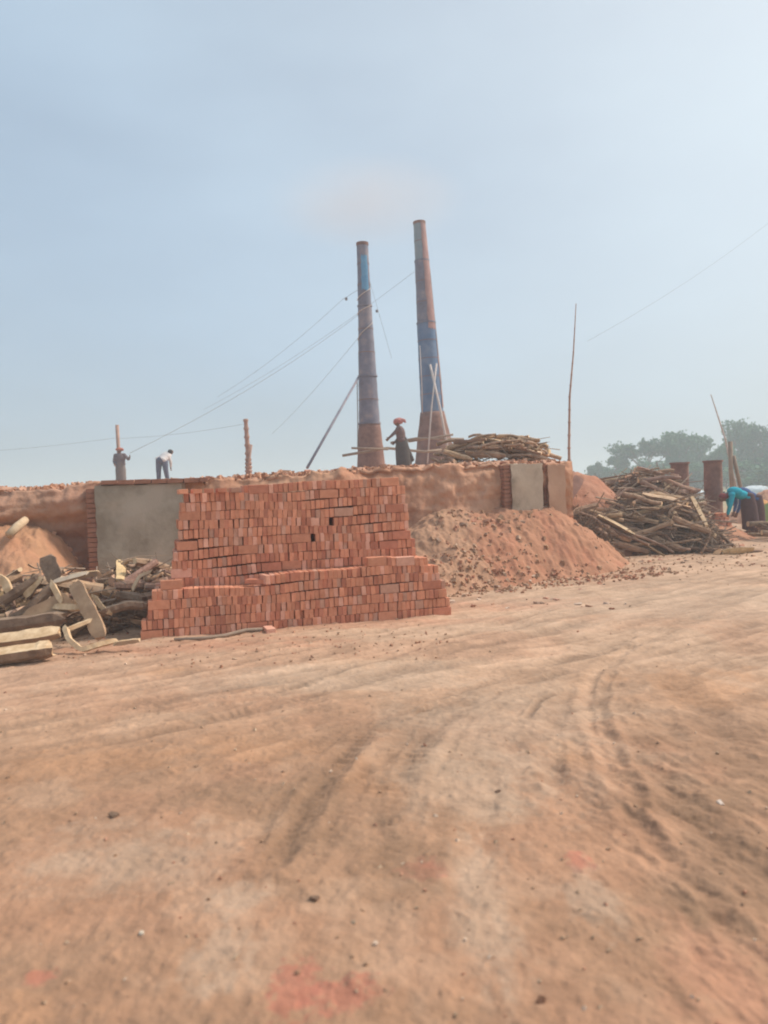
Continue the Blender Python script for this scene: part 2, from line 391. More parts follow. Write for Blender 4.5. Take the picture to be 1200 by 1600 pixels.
# lumps and the overhanging roll of earth along the upper edge
roll = np.exp(-((FR - .86) / .12)**2) * isf * (1 - .6 * SMID)
lump = (fbm(S * 1.3, FR * 3, 11) - .5) * .22 + (fbm(S * 5, FR * 9, 13) - .5) * .12 + (fbm(S * 14, FR * 26, 19) - .5) * .05 - .05 * np.abs(fbm(S * .6, FR * 7, 29) - .5) * 4
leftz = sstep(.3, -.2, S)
out = isf * (lump * (1 - sstep(.97, 1, FR) * .5)) + roll * (.10 + .14 * leftz) + roll * .10 * (fbm(S * 1.1, S * 0 + 3, 21) - .5) * 2
X0 = X0 - KN.x * out; Y0 = Y0 - KN.y * out
edge = np.exp(-((T) / .35)**2) * (1 - isf)
Z = Z - edge * .07 + np.exp(-(T / .9)**2) * (.16 * (fbm(S * 1.7, T * 1.5 + FR * .2, 27) - .5) + .10 * (fbm(S * 6, T * 6, 37) - .5)) * sstep(.8, 1, FR) + (1 - isf) * (.05 * np.maximum(0, fbm(S * 2.2, T * 2, 23) - .5) * 2)
endc = sstep(SMAX - .35, SMAX, S)                  # the right end rounds down
Z = Z * (1 - endc * .0)
n1 = fbm(S * .9, FR * 3 + T * .5, 31); n2 = fbm(S * 4, FR * 8 + T * 2, 41)
Ck = np.ones(S.shape + (3,)) * np.array([.52, .295, .19])
def kmix(k, c):
    global Ck
    k = np.clip(k, 0, 1)[..., None]; Ck = Ck * (1 - k) + np.array(c) * k
kmix(sstep(.45, .65, n1) * .6, (.52, .25, .155)); kmix(sstep(.5, .7, n2) * .4, (.36, .185, .12)); kmix(sstep(.5, .3, n1) * .4, (.52, .33, .22))
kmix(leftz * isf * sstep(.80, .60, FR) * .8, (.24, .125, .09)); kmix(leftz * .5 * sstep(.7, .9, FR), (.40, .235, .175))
kmix((1 - isf) * .5, (.52, .31, .22))
kmix(SMID * isf * .55, (.56, .33, .22))  # mid face colour lightened to offset the shade on the steep wall
vert = np.stack([X0 - K0.x, Y0 - K0.y, Z], -1)
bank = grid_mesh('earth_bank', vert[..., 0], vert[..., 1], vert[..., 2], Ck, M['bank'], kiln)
# right hand end wall
tv = np.linspace(0, 30, 200); fv = np.linspace(0, 1, 30)
TV, FV = np.meshgrid(tv, fv)
ex = K0.x + KD.x * SMAX + KN.x * TV; ey = K0.y + KD.y * SMAX + KN.y * TV
ez = -.1 + (ktop(ex, ey) + .1) * FV
o_ = (fbm(TV * 1.3, FV * 3, 51) - .5) * .2 * sstep(0, .3, TV) * (1 - FV**6)
ex = ex + KD.x * o_; ey = ey + KD.y * o_
grid_mesh('end_wall', ex - K0.x, ey - K0.y, ez, np.ones(TV.shape + (3,)) * np.array([.45, .24, .15]), M['bank'], kiln)
def kpt(s, t, z): return Vector((KD.x * s + KN.x * t, KD.y * s + KN.y * t, z))
def panel(name, s0, s1, z0, z1, m, t0=-.13, th_=.16, label=None, inset0=0, inset1=0, nx=14, nz=12, k=0):
    mb = MB(); vs = []; fs = []
    for side in (0, 1):
        for j in range(nz + 1):
            f = j / nz
            for i in range(nx + 1):
                e = i / nx
                s = (s0 + inset0 * (1 - f)) * (1 - e) + (s1 - inset1 * (1 - f)) * e
                z = z0 + (z1 - z0) * f
                t = t0 + (th_ if side else 0) - .10 * (1 - f) * 0
                if not side: t += (float(vnoise(s * 3 + k, z * 3, 3)) - .5) * .03 - (1 - f) * .03
                edgey = (i in (0, nx)) * random.uniform(-.012, .012); edgez = (j in (0, nz)) * random.uniform(-.012, .012)
                vs.append(kpt(s + edgey, t, z + edgez))
    W = nx + 1; H_ = nz + 1; N = W * H_
    for j in range(nz):
        for i in range(nx):
            a = j * W + i; fs.append((a, a + 1, a + W + 1, a + W)); fs.append((a + N, a + W + N, a + W + 1 + N, a + 1 + N))
    for i in range(nx):
        fs.append((i, i + N, i + 1 + N, i + 1)); a = nz * W + i; fs.append((a, a + 1, a + 1 + N, a + N))
    for j in range(nz):
        a = j * W; fs.append((a, a + W, a + W + N, a + N)); a = j * W + nx; fs.append((a, a + N, a + W + N, a + W))
    o = mesh_obj(name, vs, fs, m, kiln, smooth=False)
    if label: o['label'] = label
    return o
def brick_block(name, s0, s1, z0, z1, t0, t1, label=None):
    mb = MB(); z = z0; row = 0
    rot = Matrix.Rotation(math.atan2(KD.y, KD.x), 3, 'Z')
    while z < z1 - .02:
        s = s0 - (row % 2) * .06
        while s < s1 - .03:
            a = max(s, s0); b = min(s + .24, s1); 
            if b - a > .03:
                tj = random.uniform(-.012, .012)
                mb.box(kpt((a + b) / 2, (t0 + t1) / 2 + tj, z + .034), b - a - .008, t1 - t0, .066, rot, jit=.003)
            s += .245
        z += .075; row += 1
    o = mb.build(name, M['brickwall'], kiln)
    if label: o['label'] = label
    return o
sA, sB = kfind(161), kfind(292)
zt = P(215, 754, 12.1).z
panel('plaster_panel', sA, sB, .35, zt - .03, M['plaster'], t0=-.30, th_=.2, label='grey green cement rendered panel at the left of the brick stack')
brick_block('brick_coping', sA + .02, sB + .35, zt - .025, zt + .05, -.325, .1)
brick_block('brick_pier', sA - .20, sA - .01, .2, zt - .12, -.27, 0.0, 'brick pier left of the grey green panel')
s1, s2, s3, s4 = kfind(797), kfind(845), kfind(853), kfind(880)
zr = P(830, 723, 14.5).z
panel('plaster_panel', s1, s2, .7, zr - .02, M['plaster2'], t0=-.26, th_=.2, label='pale beige plastered panel below the kiln top firewood', k=5)
brick_block('brick_pier', s1 - .20, s1 - .02, .7, zr - .06, -.20, .05, 'brick pier left of the pale beige panel')
brick_block('brick_pier', s2 + .01, s3, .7, zr - .05, -.12, .05, 'narrow dark pier right of the pale beige panel')
panel('plaster_panel', s3 + .01, s4, .8, zr - .06, M['panel3'], t0=-.24, th_=.2, label='pinkish earth rendered panel at the right end of the kiln', k=9, inset1=.0)

# ------------------------------------------------------------------ soil mounds
def mound(name, cx, cy, rx, ry, H, rot, seed, colr, label, cat, tilt=(0, 0), sharp=1.5, rough=.10, res=110):
    a = np.linspace(-1.25, 1.25, res); U, V = np.meshgrid(a, a)
    c, s = math.cos(rot), math.sin(rot)
    X = cx + c * U * rx - s * V * ry; Y = cy + s * U * rx + c * V * ry
    q = np.hypot(U, V) * (1 + .35 * (fbm(U * 2 + seed, V * 2, seed) - .5))
    h = H * (1 - sstep(0, 1.12, q)**(.8)) if sharp == 0 else H * np.clip(1 - q, -.2, 1)**1.0
    h = np.where(q < 1, H * ((1 - q) * (1 + .35 * np.sin(np.clip(q, 0, 1) * math.pi))), -.25 * (q - 1) * 2)
    env = sstep(1.05, .8, q)
    h = h + env * H * (rough * 2 * (fbm(X * 2.5, Y * 2.5, seed + 3) - .5) + rough * (fbm(X * 9, Y * 9, seed + 5) - .5))
    g = ground(X, Y)
    Zm = g + h - .015
    n = fbm(X * 2, Y * 2, seed + 7)
    C = np.ones(X.shape + (3,)) * np.array(colr[0])
    k = (sstep(.45, .65, n) * .7)[..., None]; C = C * (1 - k) + np.array(colr[1]) * k
    k = (sstep(.55, .7, fbm(X * 7, Y * 7, seed + 9)) * .5)[..., None]; C = C * (1 - k) + np.array(colr[2]) * k
    o = grid_mesh(name, X - cx, Y - cy, Zm, C, M['bank'])
    o.location = (cx, cy, 0)
    tag(o, label, cat)
    return (cx, cy, rx, ry, H, rot, X, Y, Zm)
MO = []
def lean_mound(s0, s1, H, W0, W1, e0, e1, seed, colr, label, rough=.10, back=1.6):
    """heap tipped against the kiln wall: crest along the wall, falling outwards and past both ends"""
    sv = np.linspace(s0 - e0 * 1.2, s1 + e1 * 1.2, 240); dv = np.linspace(-back, max(W0, W1) * 1.3, 150)
    S_, D_ = np.meshgrid(sv, dv)
    f = np.clip((S_ - s0) / (s1 - s0), 0, 1); W_ = W0 + (W1 - W0) * f
    X = K0.x + KD.x * S_ - KN.x * (D_ + .1); Y = K0.y + KD.y * S_ - KN.y * (D_ + .1)
    q = np.hypot(np.where(D_ > 0, D_ / W_, -D_ / back), np.where(S_ > s1, (S_ - s1) / e1, np.where(S_ < s0, (s0 - S_) / e0, 0)))
    q = q * (1 + .30 * (fbm(S_ * .9 + seed, D_ * .9, seed) - .5))
    h = H * np.clip((1 - q) * (1 + .22 * np.sin(np.clip(q, 0, 1) * 3.14)), -.2, 1)
    env = sstep(1.05, .8, q)
    h = h + env * H * (rough * 2 * (fbm(X * 2.5, Y * 2.5, seed + 3) - .5) + rough * 1.1 * (fbm(X * 8, Y * 8, seed + 5) - .5) + rough * .6 * (fbm(X * 20, Y * 20, seed + 8) - .5))
    Zm = ground(X, Y) + h - .02
    n = fbm(X * 2, Y * 2, seed + 7); C = np.ones(X.shape + (3,)) * np.array(colr[0])
    k = (sstep(.45, .65, n) * .7)[..., None]; C = C * (1 - k) + np.array(colr[1]) * k
    k = (sstep(.5, .7, fbm(X * 7, Y * 7, seed + 9)) * .6)[..., None]; C = C * (1 - k) + np.array(colr[2]) * k
    if len(colr) > 3:                                # dusty grey rubble at the left of the heap
        k = (sstep(.55, .25, f + .5 * (fbm(X * 3, Y * 3, 4) - .5)) * .7)[..., None]; C = C * (1 - k) + np.array(colr[3]) * k
    cx, cy = float(X.mean()), float(Y.mean())
    o = grid_mesh('soil_mound', X - cx, Y - cy, Zm, C, M['bank']); o.location = (cx, cy, 0); tag(o, label, 'soil mound')
    LM.append((sv, dv, Zm))
LM = []
RED = [(.44, .225, .14), (.42, .19, .118), (.35, .18, .11)]
lean_mound(kfind(690), kfind(838), 1.20, 2.25, 1.6, 1.8, 2.0, 3, RED + [(.42, .26, .17)], 'reddish soil heap sloping down from the kiln wall right of the brick stack', rough=.085)
lean_mound(kfind(-60), kfind(62), 1.22, 2.0, 1.9, 1.5, 1.0, 8, [(.48, .265, .155), (.46, .235, .14), (.39, .21, .13)], 'orange soil heap against the wall behind the pale split wood', rough=.06)
MO.append(mound('soil_mound', P(888, 780, 18.0).x, 18.0, 2.5, 2.2, 1.82, R(0), 14, [(.44, .22, .145), (.42, .19, .12), (.40, .2, .13)], 'red soil heap between the kiln end and the dark firewood', 'soil mound', rough=.05))
MO.append(mound('soil_mound', P(1030, 760, 21).x, 21, 2.4, 2.0, .95, R(0), 25, RED, 'soil heap under the rear firewood pile', 'soil mound'))
MO.append(mound('soil_mound', P(1215, 790, 27).x, 27, 1.9, 2.0, 1.15, R(0), 33, [(.50, .28, .18), (.48, .24, .16), (.44, .24, .16)], 'low orange soil heap at the right edge behind the workers', 'soil mound'))
_gx = np.arange(-16, 16, .06); _gy = np.arange(6, 46, .06)
_GXX, _GYY = np.meshgrid(_gx, _gy, indexing='ij'); _GR = ground(_GXX, _GYY)
def ground_fast(x, y):
    i = (x + 16) / .06; j = (y - 6) / .06
    i0 = np.clip(np.floor(i).astype(int), 0, len(_gx) - 2); j0 = np.clip(np.floor(j).astype(int), 0, len(_gy) - 2)
    fx = np.clip(i - i0, 0, 1); fy = np.clip(j - j0, 0, 1)
    return (_GR[i0, j0] * (1 - fx) + _GR[i0 + 1, j0] * fx) * (1 - fy) + (_GR[i0, j0 + 1] * (1 - fx) + _GR[i0 + 1, j0 + 1] * fx) * fy
def surf(x, y):
    """highest of ground, mounds and kiln deck"""
    x = np.asarray(x, float); y = np.asarray(y, float)
    z = ground_fast(x, y)
    for (cx, cy, rx, ry, H, rot, X, Y, Zm) in MO:
        c, s = math.cos(rot), math.sin(rot)
        u = ((x - cx) * c + (y - cy) * s) / rx; v = (-(x - cx) * s + (y - cy) * c) / ry
        n = Zm.shape[0]; iu = (u + 1.25) / 2.5 * (n - 1); iv = (v + 1.25) / 2.5 * (n - 1)
        ok = (iu > 0) & (iu < n - 1) & (iv > 0) & (iv < n - 1)
        a = np.clip(np.round(iv).astype(int), 0, n - 1); b = np.clip(np.round(iu).astype(int), 0, n - 1)
        z = np.where(ok, np.maximum(z, Zm[a, b]), z)
    s, t = kst(x, y)
    for sv, dv, Zm in LM:
        iu = (s - sv[0]) / (sv[1] - sv[0]); iv = (-t - .1 - dv[0]) / (dv[1] - dv[0])
        ok = (iu > 0) & (iu < len(sv) - 1) & (iv > 0) & (iv < len(dv) - 1)
        z = np.where(ok, np.maximum(z, Zm[np.clip(np.round(iv).astype(int), 0, len(dv) - 1), np.clip(np.round(iu).astype(int), 0, len(sv) - 1)]), z)
    ok = (s > SMIN) & (s < SMAX) & (t > .05) & (t < 30)
    return np.where(ok, np.maximum(z, ktop(x, y)), z)
def sz(x, y): return float(surf(np.array([x]), np.array([y]))[0])

# ------------------------------------------------------------------ the big brick stack
A = G(220, 1000); B = G(706, 960)
UD = (B - A); UD.z = 0; SL = UD.length; UD.normalize(); VD = Vector((-UD.y, UD.x, 0))
SROT = math.atan2(UD.y, UD.x)
BW, BH, BL = .0545, .107, .24; PIT = .0565; CH = .1092
def brick_mesh(seed):
    rnd = random.Random(seed); bm = bmesh.new(); bmesh.ops.create_cube(bm, size=1)
    for v in bm.verts: v.co = Vector((v.co.x * BW, v.co.y * BL, v.co.z * BH))
    bmesh.ops.bevel(bm, geom=bm.edges[:], offset=.004, segments=1, affect='EDGES')
    for v in bm.verts: v.co += Vector([rnd.uniform(-.0018, .0018) for _ in range(3)])
    for v in rnd.sample(list(bm.verts), 3): v.co *= rnd.uniform(.93, .99)
    for v in bm.verts: v.co.z += BH / 2
    me = bpy.data.meshes.new('brick'); bm.to_mesh(me); bm.free(); me.materials.append(M['brick']); return me
BMS = [brick_mesh(i) for i in range(8)]
BV = []
for me in BMS: BV.append(([v.co.copy() for v in me.vertices], [tuple(p_.vertices) for p_ in me.polygons]))
TONES = {'mid': (.67, .30, .185), 'pale': (.74, .40, .29), 'dark': (.54, .22, .14), 'grey': (.57, .32, .23)}
def tone():
    r = random.random()
    return 'pale' if r < .13 else 'dark' if r < .33 else 'grey' if r < .42 else 'mid'
rest = MB(); restc = []
ORD = ['bottom', 'second', 'third', 'fourth', 'fifth']
WORD = {'mid': 'salmon red', 'pale': 'pale pinkish', 'dark': 'dark red', 'grey': 'dusty greyish'}
n_ind = 0
def put_brick(u, v, z, rz, ry, cls, individual, lab=None, lay=None, grp='bricks of the lower front tier of the big stack', ang=0):
    global n_ind
    k = random.randrange(8); c = TONES[cls]; j = random.uniform(.85, 1.15)
    c = tuple(x * j for x in c)
    rot = Matrix.Rotation(SROT + rz, 3, 'Z')
    rot = rot @ Matrix.Rotation(ry, 3, 'Y')
    if lay == 'flat': rot = rot @ Matrix.Rotation(R(90), 3, 'Y')
    o3 = A + UD * u + VD * v; loc = Vector((o3.x, o3.y, z))
    if lay == 'flat': loc = loc + Vector((0, 0, BW / 2)) - rot @ Vector((0, 0, BH / 2))
    if individual:
        o = bpy.data.objects.new('brick', BMS[k]); COL.objects.link(o)
        o.location = loc; o.rotation_euler = rot.to_euler(); o.color = (*c, 1)
        tag(o, lab, 'brick', grp); n_ind += 1
    else:
        vs, fs = BV[k]
        rest.add([rot @ q + loc for q in vs], fs)
        restc.extend([c] * len(vs))
def gbase(u, v):
    q = A + UD * u + VD * v; return gz(q.x, q.y)
BASEZ = -.01
def course(c, u0, u1, v, individual, seedwave, c_lab=None):
    u0 += random.uniform(-.025, .02); u1 += random.uniform(-.02, .03); u = u0
    wave = lambda u_: .016 * math.sin(u_ * 2.1 + c * .5 + seedwave) + .009 * math.sin(u_ * 5 + c * 1.1)
    while u < u1 - PIT * .5:
        z = BASEZ + c * CH + (wave(u) * min(1, c / 4))
        cls = tone()
        endl = (u - u0 < .02) or (u1 - u < .3 and u1 - u > .24)
        if (endl and (c + int(v * 10)) % 3 == 0) or random.random() < .012:   # stretcher laid along the face
            L_ = .245
            if u + L_ <= u1 + .02:
                lab = f'{WORD[cls]} brick laid lengthwise along the face in the {c_lab} course of the big stack'
                put_brick(u + L_ / 2, v + BW / 2 + random.uniform(-.012, .006), z, R(90) + random.uniform(-.03, .03), random.uniform(-.02, .02), cls, individual, lab)
                put_brick(u + L_ / 2, v + BW * 1.6 + .02, z, R(90), 0, cls, False)
                u += L_ + .004; continue
        if random.random() < .002 and c > 1: u += PIT; continue        # a gap in the face
        lab = f'{WORD[cls]} brick end on edge in the {c_lab} course of the big stack'
        put_brick(u + PIT / 2, v + BL / 2 + random.gauss(0, .008), z, random.gauss(0, .02), random.gauss(0, .025), cls, individual, lab)
        u += PIT + max(0, random.gauss(.0012, .0022))
for c in range(5):
    course(c, .036 * c, SL - .028 * c, 0 + .006 * c, True, 0, ORD[c])
for c, f0, f1 in ((5, .405, .945), (6, .715, .925)):
    course(c, f0 * SL, f1 * SL, .006 * c, False, 0)
UL0 = .36; UR0 = SL - .30
for c in range(0, 16):
    for lay_ in range(3):
        u0 = UL0 + (c - 5) * .018; u1 = UR0 - (c - 5) * .020
        if c < 5: u0 = .036 * c + .02; u1 = SL - .028 * c - .02
        if c == 14: u0 += .04
        if c == 15: u0 = .345 * SL; u1 = UR0 - .22
        course(c, u0, u1, .285 + lay_ * .262 + (.004 * c), False, .4)
for i_ in range(5):
    put_brick(.56 + i_ * .15 - .02 + random.uniform(-.01, .01), .43, BASEZ + 15 * CH + .004, R(random.uniform(-5, 5)), 0, tone(), False, lay='flat')
# odd bricks that stand out on the ledge
def odd(px, py, c, v, rz, cls, label, lay=None):
    q = P(px, py, 9.2); u = (Vector((q.x, q.y, 0)) - A).dot(UD)
    # column under the pixel on the stack front plane
    d = ray(px, 780); a_ = d.x / d.y
    o0 = A + VD * v; u = (a_ * o0.y - o0.x) / (UD.x - a_ * UD.y)
    put_brick(u, v, BASEZ + c * CH + .006, rz, 0, cls, True, label, lay)
odd(262, 0, 5, .07, R(90), 'mid', 'single brick lying crosswise at the left end of the ledge of the big stack')
odd(395, 0, 5, .10, R(60), 'dark', 'red brick laid loosely on the middle of the ledge beside the step up', lay='flat')
odd(409, 0, 5, .03, R(12), 'pale', 'pale brick end on the ledge next to the red loose brick')
odd(318, 0, 14, .42, R(4), 'pale', 'pale brick standing out near the top left corner of the big stack')
rest_o = rest.build('stacked_bricks', M['brick_rest'])
at_ = rest_o.data.color_attributes.new('Col', 'FLOAT_COLOR', 'POINT')
at_.data.foreach_set('color', np.concatenate([np.array(restc), np.ones((len(restc), 1))], 1).ravel())
tag(rest_o, 'upper and rear courses of the big stack of red bricks', 'bricks', kind='stuff')
# loose bricks by the foot of the stack and on the ledge of the kiln
def loose(px, py, zr_, rz, tilt, cls, label, Y=None, grp=None):
    q = G(px, py) if Y is None else P(px, py, Y)
    z = sz(q.x, q.y) if Y is None or zr_ is None else q.z
    o = bpy.data.objects.new('brick', random.choice(BMS)); COL.objects.link(o)
    rot = Euler((tilt, R(90), rz)).to_matrix()
    o.rotation_euler = rot.to_euler()
    o.location = Vector((q.x, q.y, z + BW / 2 - .004)) - rot @ Vector((0, 0, BH / 2))
    o.color = (*TONES[cls], 1); tag(o, label, 'brick', grp)
loose(421, 987, 0, R(25), .1, 'pale', 'loose brick lying on the ground at the foot of the big stack')

# ------------------------------------------------------------------ wood
def log_mesh(seed, kind, L=1.0, r=.05):
    """crooked branch, barked log or split billet along +X, centred; returns mesh"""
    rnd = random.Random(seed); mb = MB(); n = 9 if kind != 'split' else 6
    ns = 8 if kind != 'split' else 6
    a1, a2, p1, p2 = rnd.uniform(-.06, .06), rnd.uniform(-.03, .03), rnd.uniform(0, 6), rnd.uniform(0, 6)
    if kind == 'branch': a1 *= 1.5; a2 *= 1.8
    if kind == 'split': a1 *= .35; a2 *= .3
    pts = []; rad = []
    for i in range(n):
        f = i / (n - 1); x = (f - .5) * L
        pts.append(Vector((x, L * (a1 * math.sin(f * 3.1 + p1) + a2 * math.sin(f * 8 + p2)), L * (a2 * math.sin(f * 6 + p1) + a1 * .5 * math.sin(f * 3 + p2)))))
        rad.append(r * (1.12 - .35 * f) * rnd.uniform(.88, 1.1))
    c = sum(pts, Vector()) / n; pts = [p_ - c for p_ in pts]
    if kind == 'split':
        vs = []; ax = rnd.uniform(0, 6)
        shape = [(math.cos(t_), math.sin(t_)) for t_ in (0, .7, 1.5, 2.3, 3.14)] + [(-.3, -.22), (.35, -.15)]
        m_ = len(shape)
        for i, p_ in enumerate(pts):
            tw = ax + .3 * i / n; w_ = 1 - (.35 if i in (0, n - 1) and rnd.random() < .6 else 0)
            for (sy, sz_) in shape:
                y = (sy * math.cos(tw) - sz_ * math.sin(tw)) * rad[i] * w_ * rnd.uniform(.92, 1.08); z = (sy * math.sin(tw) + sz_ * math.cos(tw)) * rad[i] * w_ * rnd.uniform(.92, 1.08)
                vs.append((p_.x, p_.y + y, p_.z + z))
        fs = []; mi = []
        for i in range(n - 1):
            for j in range(m_):
                a = i * m_ + j; b = i * m_ + (j + 1) % m_
                fs.append((a, b, b + m_, a + m_)); mi.append(0 if j < 4 else 1)
        fs.append(tuple(range(m_))[::-1]); mi.append(1); fs.append(tuple((n - 1) * m_ + j for j in range(m_))); mi.append(1)
        mb.v = vs; mb.f = fs; mb.m = mi
    else:
        mb.tube(pts, rad, ns, 0, True, 1)
        for _ in range(rnd.choice((0, 1, 2)) if kind == 'branch' else rnd.choice((0, 0, 1))):
            i = rnd.randrange(2, n - 2); d = Vector((rnd.uniform(.3, 1), rnd.uniform(-1, 1), rnd.uniform(-.6, .8))).normalized()
            l_ = r * rnd.uniform(2.0, 6 if kind == 'branch' else 2.8)
            mb.tube([pts[i], pts[i] + d * l_ * .5, pts[i] + d * l_ + Vector((0, 0, l_ * .15))], [rad[i] * .62, rad[i] * .5, rad[i] * .32], 6, 0, True, 1)
    me = bpy.data.meshes.new('log'); me.from_pydata([tuple(v) for v in mb.v], [], mb.f)
    return me, mb.m
LOGS = {}
def get_log(kind, i):
    key = (kind, i)
    if key not in LOGS:
        L = {'branch': 1.15, 'log': 1.0, 'split': .8}[kind]; r = {'branch': .028, 'log': .058, 'split': .075}[kind]
        rr_ = random.Random(i * 7 + len(kind)); r *= rr_.uniform(.8, 1.25)
        me, mi = log_mesh(i * 13 + len(kind), kind, L, r)
        me.materials.append(M['bark']); me.materials.append(M['cut'])
        me.polygons.foreach_set('material_index', mi)
        me.polygons.foreach_set('use_smooth', [m_ == 0 and kind != 'split' for m_ in mi])
        LOGS[key] = (me, L, r)
    return LOGS[key]
NAMES = {'branch': 'branch', 'log': 'log', 'split': 'split_log'}
def pile(fx0, fx1, fy0, fy1, target, n, mixk, label, group, yaw=(0, .5), lens=(.7, 1.2), sunk=.4, hmax=99, tint=((.8, 1.15)), seed=1, cand=26, base=None, tiltmax=.6, warm=.95):
    """drops logs one by one on a height map until the heap fills target(x, y)"""
    rnd = random.Random(seed); res = .05
    nx = int((fx1 - fx0 + 2) / res); ny = int((fy1 - fy0 + 2) / res)
    gx = fx0 - 1 + np.arange(nx) * res; gy = fy0 - 1 + np.arange(ny) * res
    XX, YY = np.meshgrid(gx, gy, indexing='ij')
    g0 = surf(XX, YY); tg = np.maximum(g0 - .2, target(XX, YY))
    H = np.maximum(g0, target(XX, YY) - sunk) if base is None else base(XX, YY, g0)
    out = []
    for k in range(n):
        best = None
        kd = rnd.choices(list(mixk), list(mixk.values()))[0]
        me, L0, r = get_log(kd, rnd.randrange(7))
        sc = rnd.uniform(*lens) / L0
        if kd != 'branch': sc = min(sc, 1.05)
        L = L0 * sc
        for _ in range(cand):
            x = rnd.uniform(fx0, fx1); y = rnd.uniform(fy0, fy1)
            a = rnd.gauss(*yaw)
            q = np.linspace(-.48, .48, 11) * L
            xs = x + np.cos(a) * q; ys = y + np.sin(a) * q
            ix = np.clip(((xs - gx[0]) / res).astype(int), 0, nx - 1); iy = np.clip(((ys - gy[0]) / res).astype(int), 0, ny - 1)
            hs = H[ix, iy]
            # upper hull line over the middle
            bz = None
            for i in range(0, 6):
                for j in range(5, 11):
                    if i == j: continue
                    sl = (hs[j] - hs[i]) / (q[j] - q[i])
                    if abs(sl) > tiltmax: continue
                    ln = hs[i] + sl * (q - q[i])
                    if (hs <= ln + .02).all():
                        z_ = ln[5]
                        if bz is None or z_ < bz[0]: bz = (z_, sl)
            if bz is None: bz = (hs.max(), 0)
            room = tg[ix[5], iy[5]] - (bz[0] + r) + min(0, tg[ix[0], iy[0]] - (bz[0] - bz[1] * L / 2)) * .5 + min(0, tg[ix[-1], iy[-1]] - (bz[0] + bz[1] * L / 2)) * .5
            room += (y - (fy0 + fy1) / 2) * -.05
            if best is None or room > best[0]: best = (room, x, y, a, bz, ix, iy, q)
        room, x, y, a, (z_, sl), ix, iy, q = best
        if room < -.10: continue
        rr2 = r * sc * .9 if kd != 'branch' else r * .9
        o = bpy.data.objects.new(NAMES[kd], me); COL.objects.link(o)
        o.location = (x, y, z_ + rr2 * .85)
        ti = -math.atan(sl)
        o.rotation_euler = (Matrix.Rotation(a, 3, 'Z') @ Matrix.Rotation(ti, 3, 'Y') @ Matrix.Rotation(rnd.uniform(0, 6.28), 3, 'X')).to_euler()
        o.scale = (sc, (1 if kd == 'branch' else sc), (1 if kd == 'branch' else sc))
        t_ = rnd.uniform(*tint); o.color = (t_, t_ * rnd.uniform(warm, 1.0), t_ * rnd.uniform(warm - .08, 1.0), 1)
        lb = label[kd]; o['tone'] = t_
        tag(o, lb, 'log' if kd != 'branch' else 'branch', group); del o['tone']
        for m_ in range(11):
            zz = z_ + sl * q[m_] + rr2 * 1.7
            H[ix[m_], iy[m_]] = max(H[ix[m_], iy[m_]], zz)
            for dx in (-1, 1):
                i2 = min(nx - 1, max(0, ix[m_] + dx)); H[i2, iy[m_]] = max(H[i2, iy[m_]], zz - .3 * rr2)
                j2 = min(ny - 1, max(0, iy[m_] + dx)); H[ix[m_], j2] = max(H[ix[m_], j2], zz - .3 * rr2)
        out.append(o)
    return out
def brush(name, fn, n, label, mat_, L=(.3, .9), r=(.004, .012), seed=5, flat=.35):
    rnd = random.Random(seed); mb = MB()
    for _ in range(n):
        x, y, z = fn(rnd)
        d = Vector((rnd.uniform(-1, 1), rnd.uniform(-1, 1), rnd.gauss(0, flat))).normalized()
        l_ = rnd.uniform(*L); k = Vector((rnd.uniform(-.2, .2), rnd.uniform(-.2, .2), rnd.uniform(-.1, .15))) * l_
        p_ = Vector((x, y, z)); rad = rnd.uniform(*r)
        mb.tube([p_ - d * l_ / 2, p_ + k * .5, p_ + d * l_ / 2], [rad, rad * .8, rad * .35], 4, 0, False)
    o = mb.build(name, mat_); tag(o, label, 'twigs', kind='stuff'); return o

# main dark pile right of the kiln, front heap
def gauss2(cx, cy, rx, ry, H):
    return lambda x, y: H * np.clip(1 - (np.abs((x - cx) / rx)**2.2 + np.abs((y - cy) / ry)**2), 0, 1)**.6
c1 = G(1000, 868); cyf = 17.1
def tgt_front(x, y):
    a = gauss2(5.9, 17.1, 1.65, 1.0, 1.27)(x, y); b = gauss2(4.0, 16.4, 1.45, .95, 1.0)(x, y)
    return np.maximum(a, b)
def tgt_back(x, y):
    return np.maximum(gauss2(6.95, 20.4, 1.8, 1.1, 2.0)(x, y), gauss2(6.0, 20.9, 1.0, .9, 1.9)(x, y))
LBF = {'branch': 'thin crooked grey brown branch in the dark front firewood heap right of the kiln', 'log': 'barked grey brown log in the dark front firewood heap right of the kiln', 'split': 'split log showing a paler face in the dark front firewood heap'}
pile(2.9, 7.4, 16.0, 17.9, tgt_front, 175, {'branch': .62, 'log': .27, 'split': .11}, LBF, 'firewood in the front heap right of the kiln', yaw=(-.25, .6), lens=(.7, 1.8), sunk=.45, seed=2, warm=.9, tint=(.9, 1.7))
LBB = {k: v.replace('dark front firewood heap right of the kiln', 'rear firewood heap behind the dark front heap').replace('dark front firewood heap', 'rear firewood heap') for k, v in LBF.items()}
pile(5.0, 8.9, 19.4, 21.3, tgt_back, 90, {'branch': .62, 'log': .24, 'split': .14}, LBB, 'firewood in the rear heap right of the kiln', yaw=(0, .6), lens=(.8, 1.6), sunk=.6, seed=3, warm=.9, tint=(.95, 1.7))
def in_t(tg, x0, x1, y0, y1, top=.92):
    def f(rnd):
        for _ in range(60):
            x = rnd.uniform(x0, x1); y = rnd.uniform(y0, y1); h = float(tg(np.array([x]), np.array([y]))[0])
            g = sz(x, y)
            if h > g + .03: return x, y, g + rnd.uniform(0, h - g) * top
        return x, y, sz(x, y)
    return f
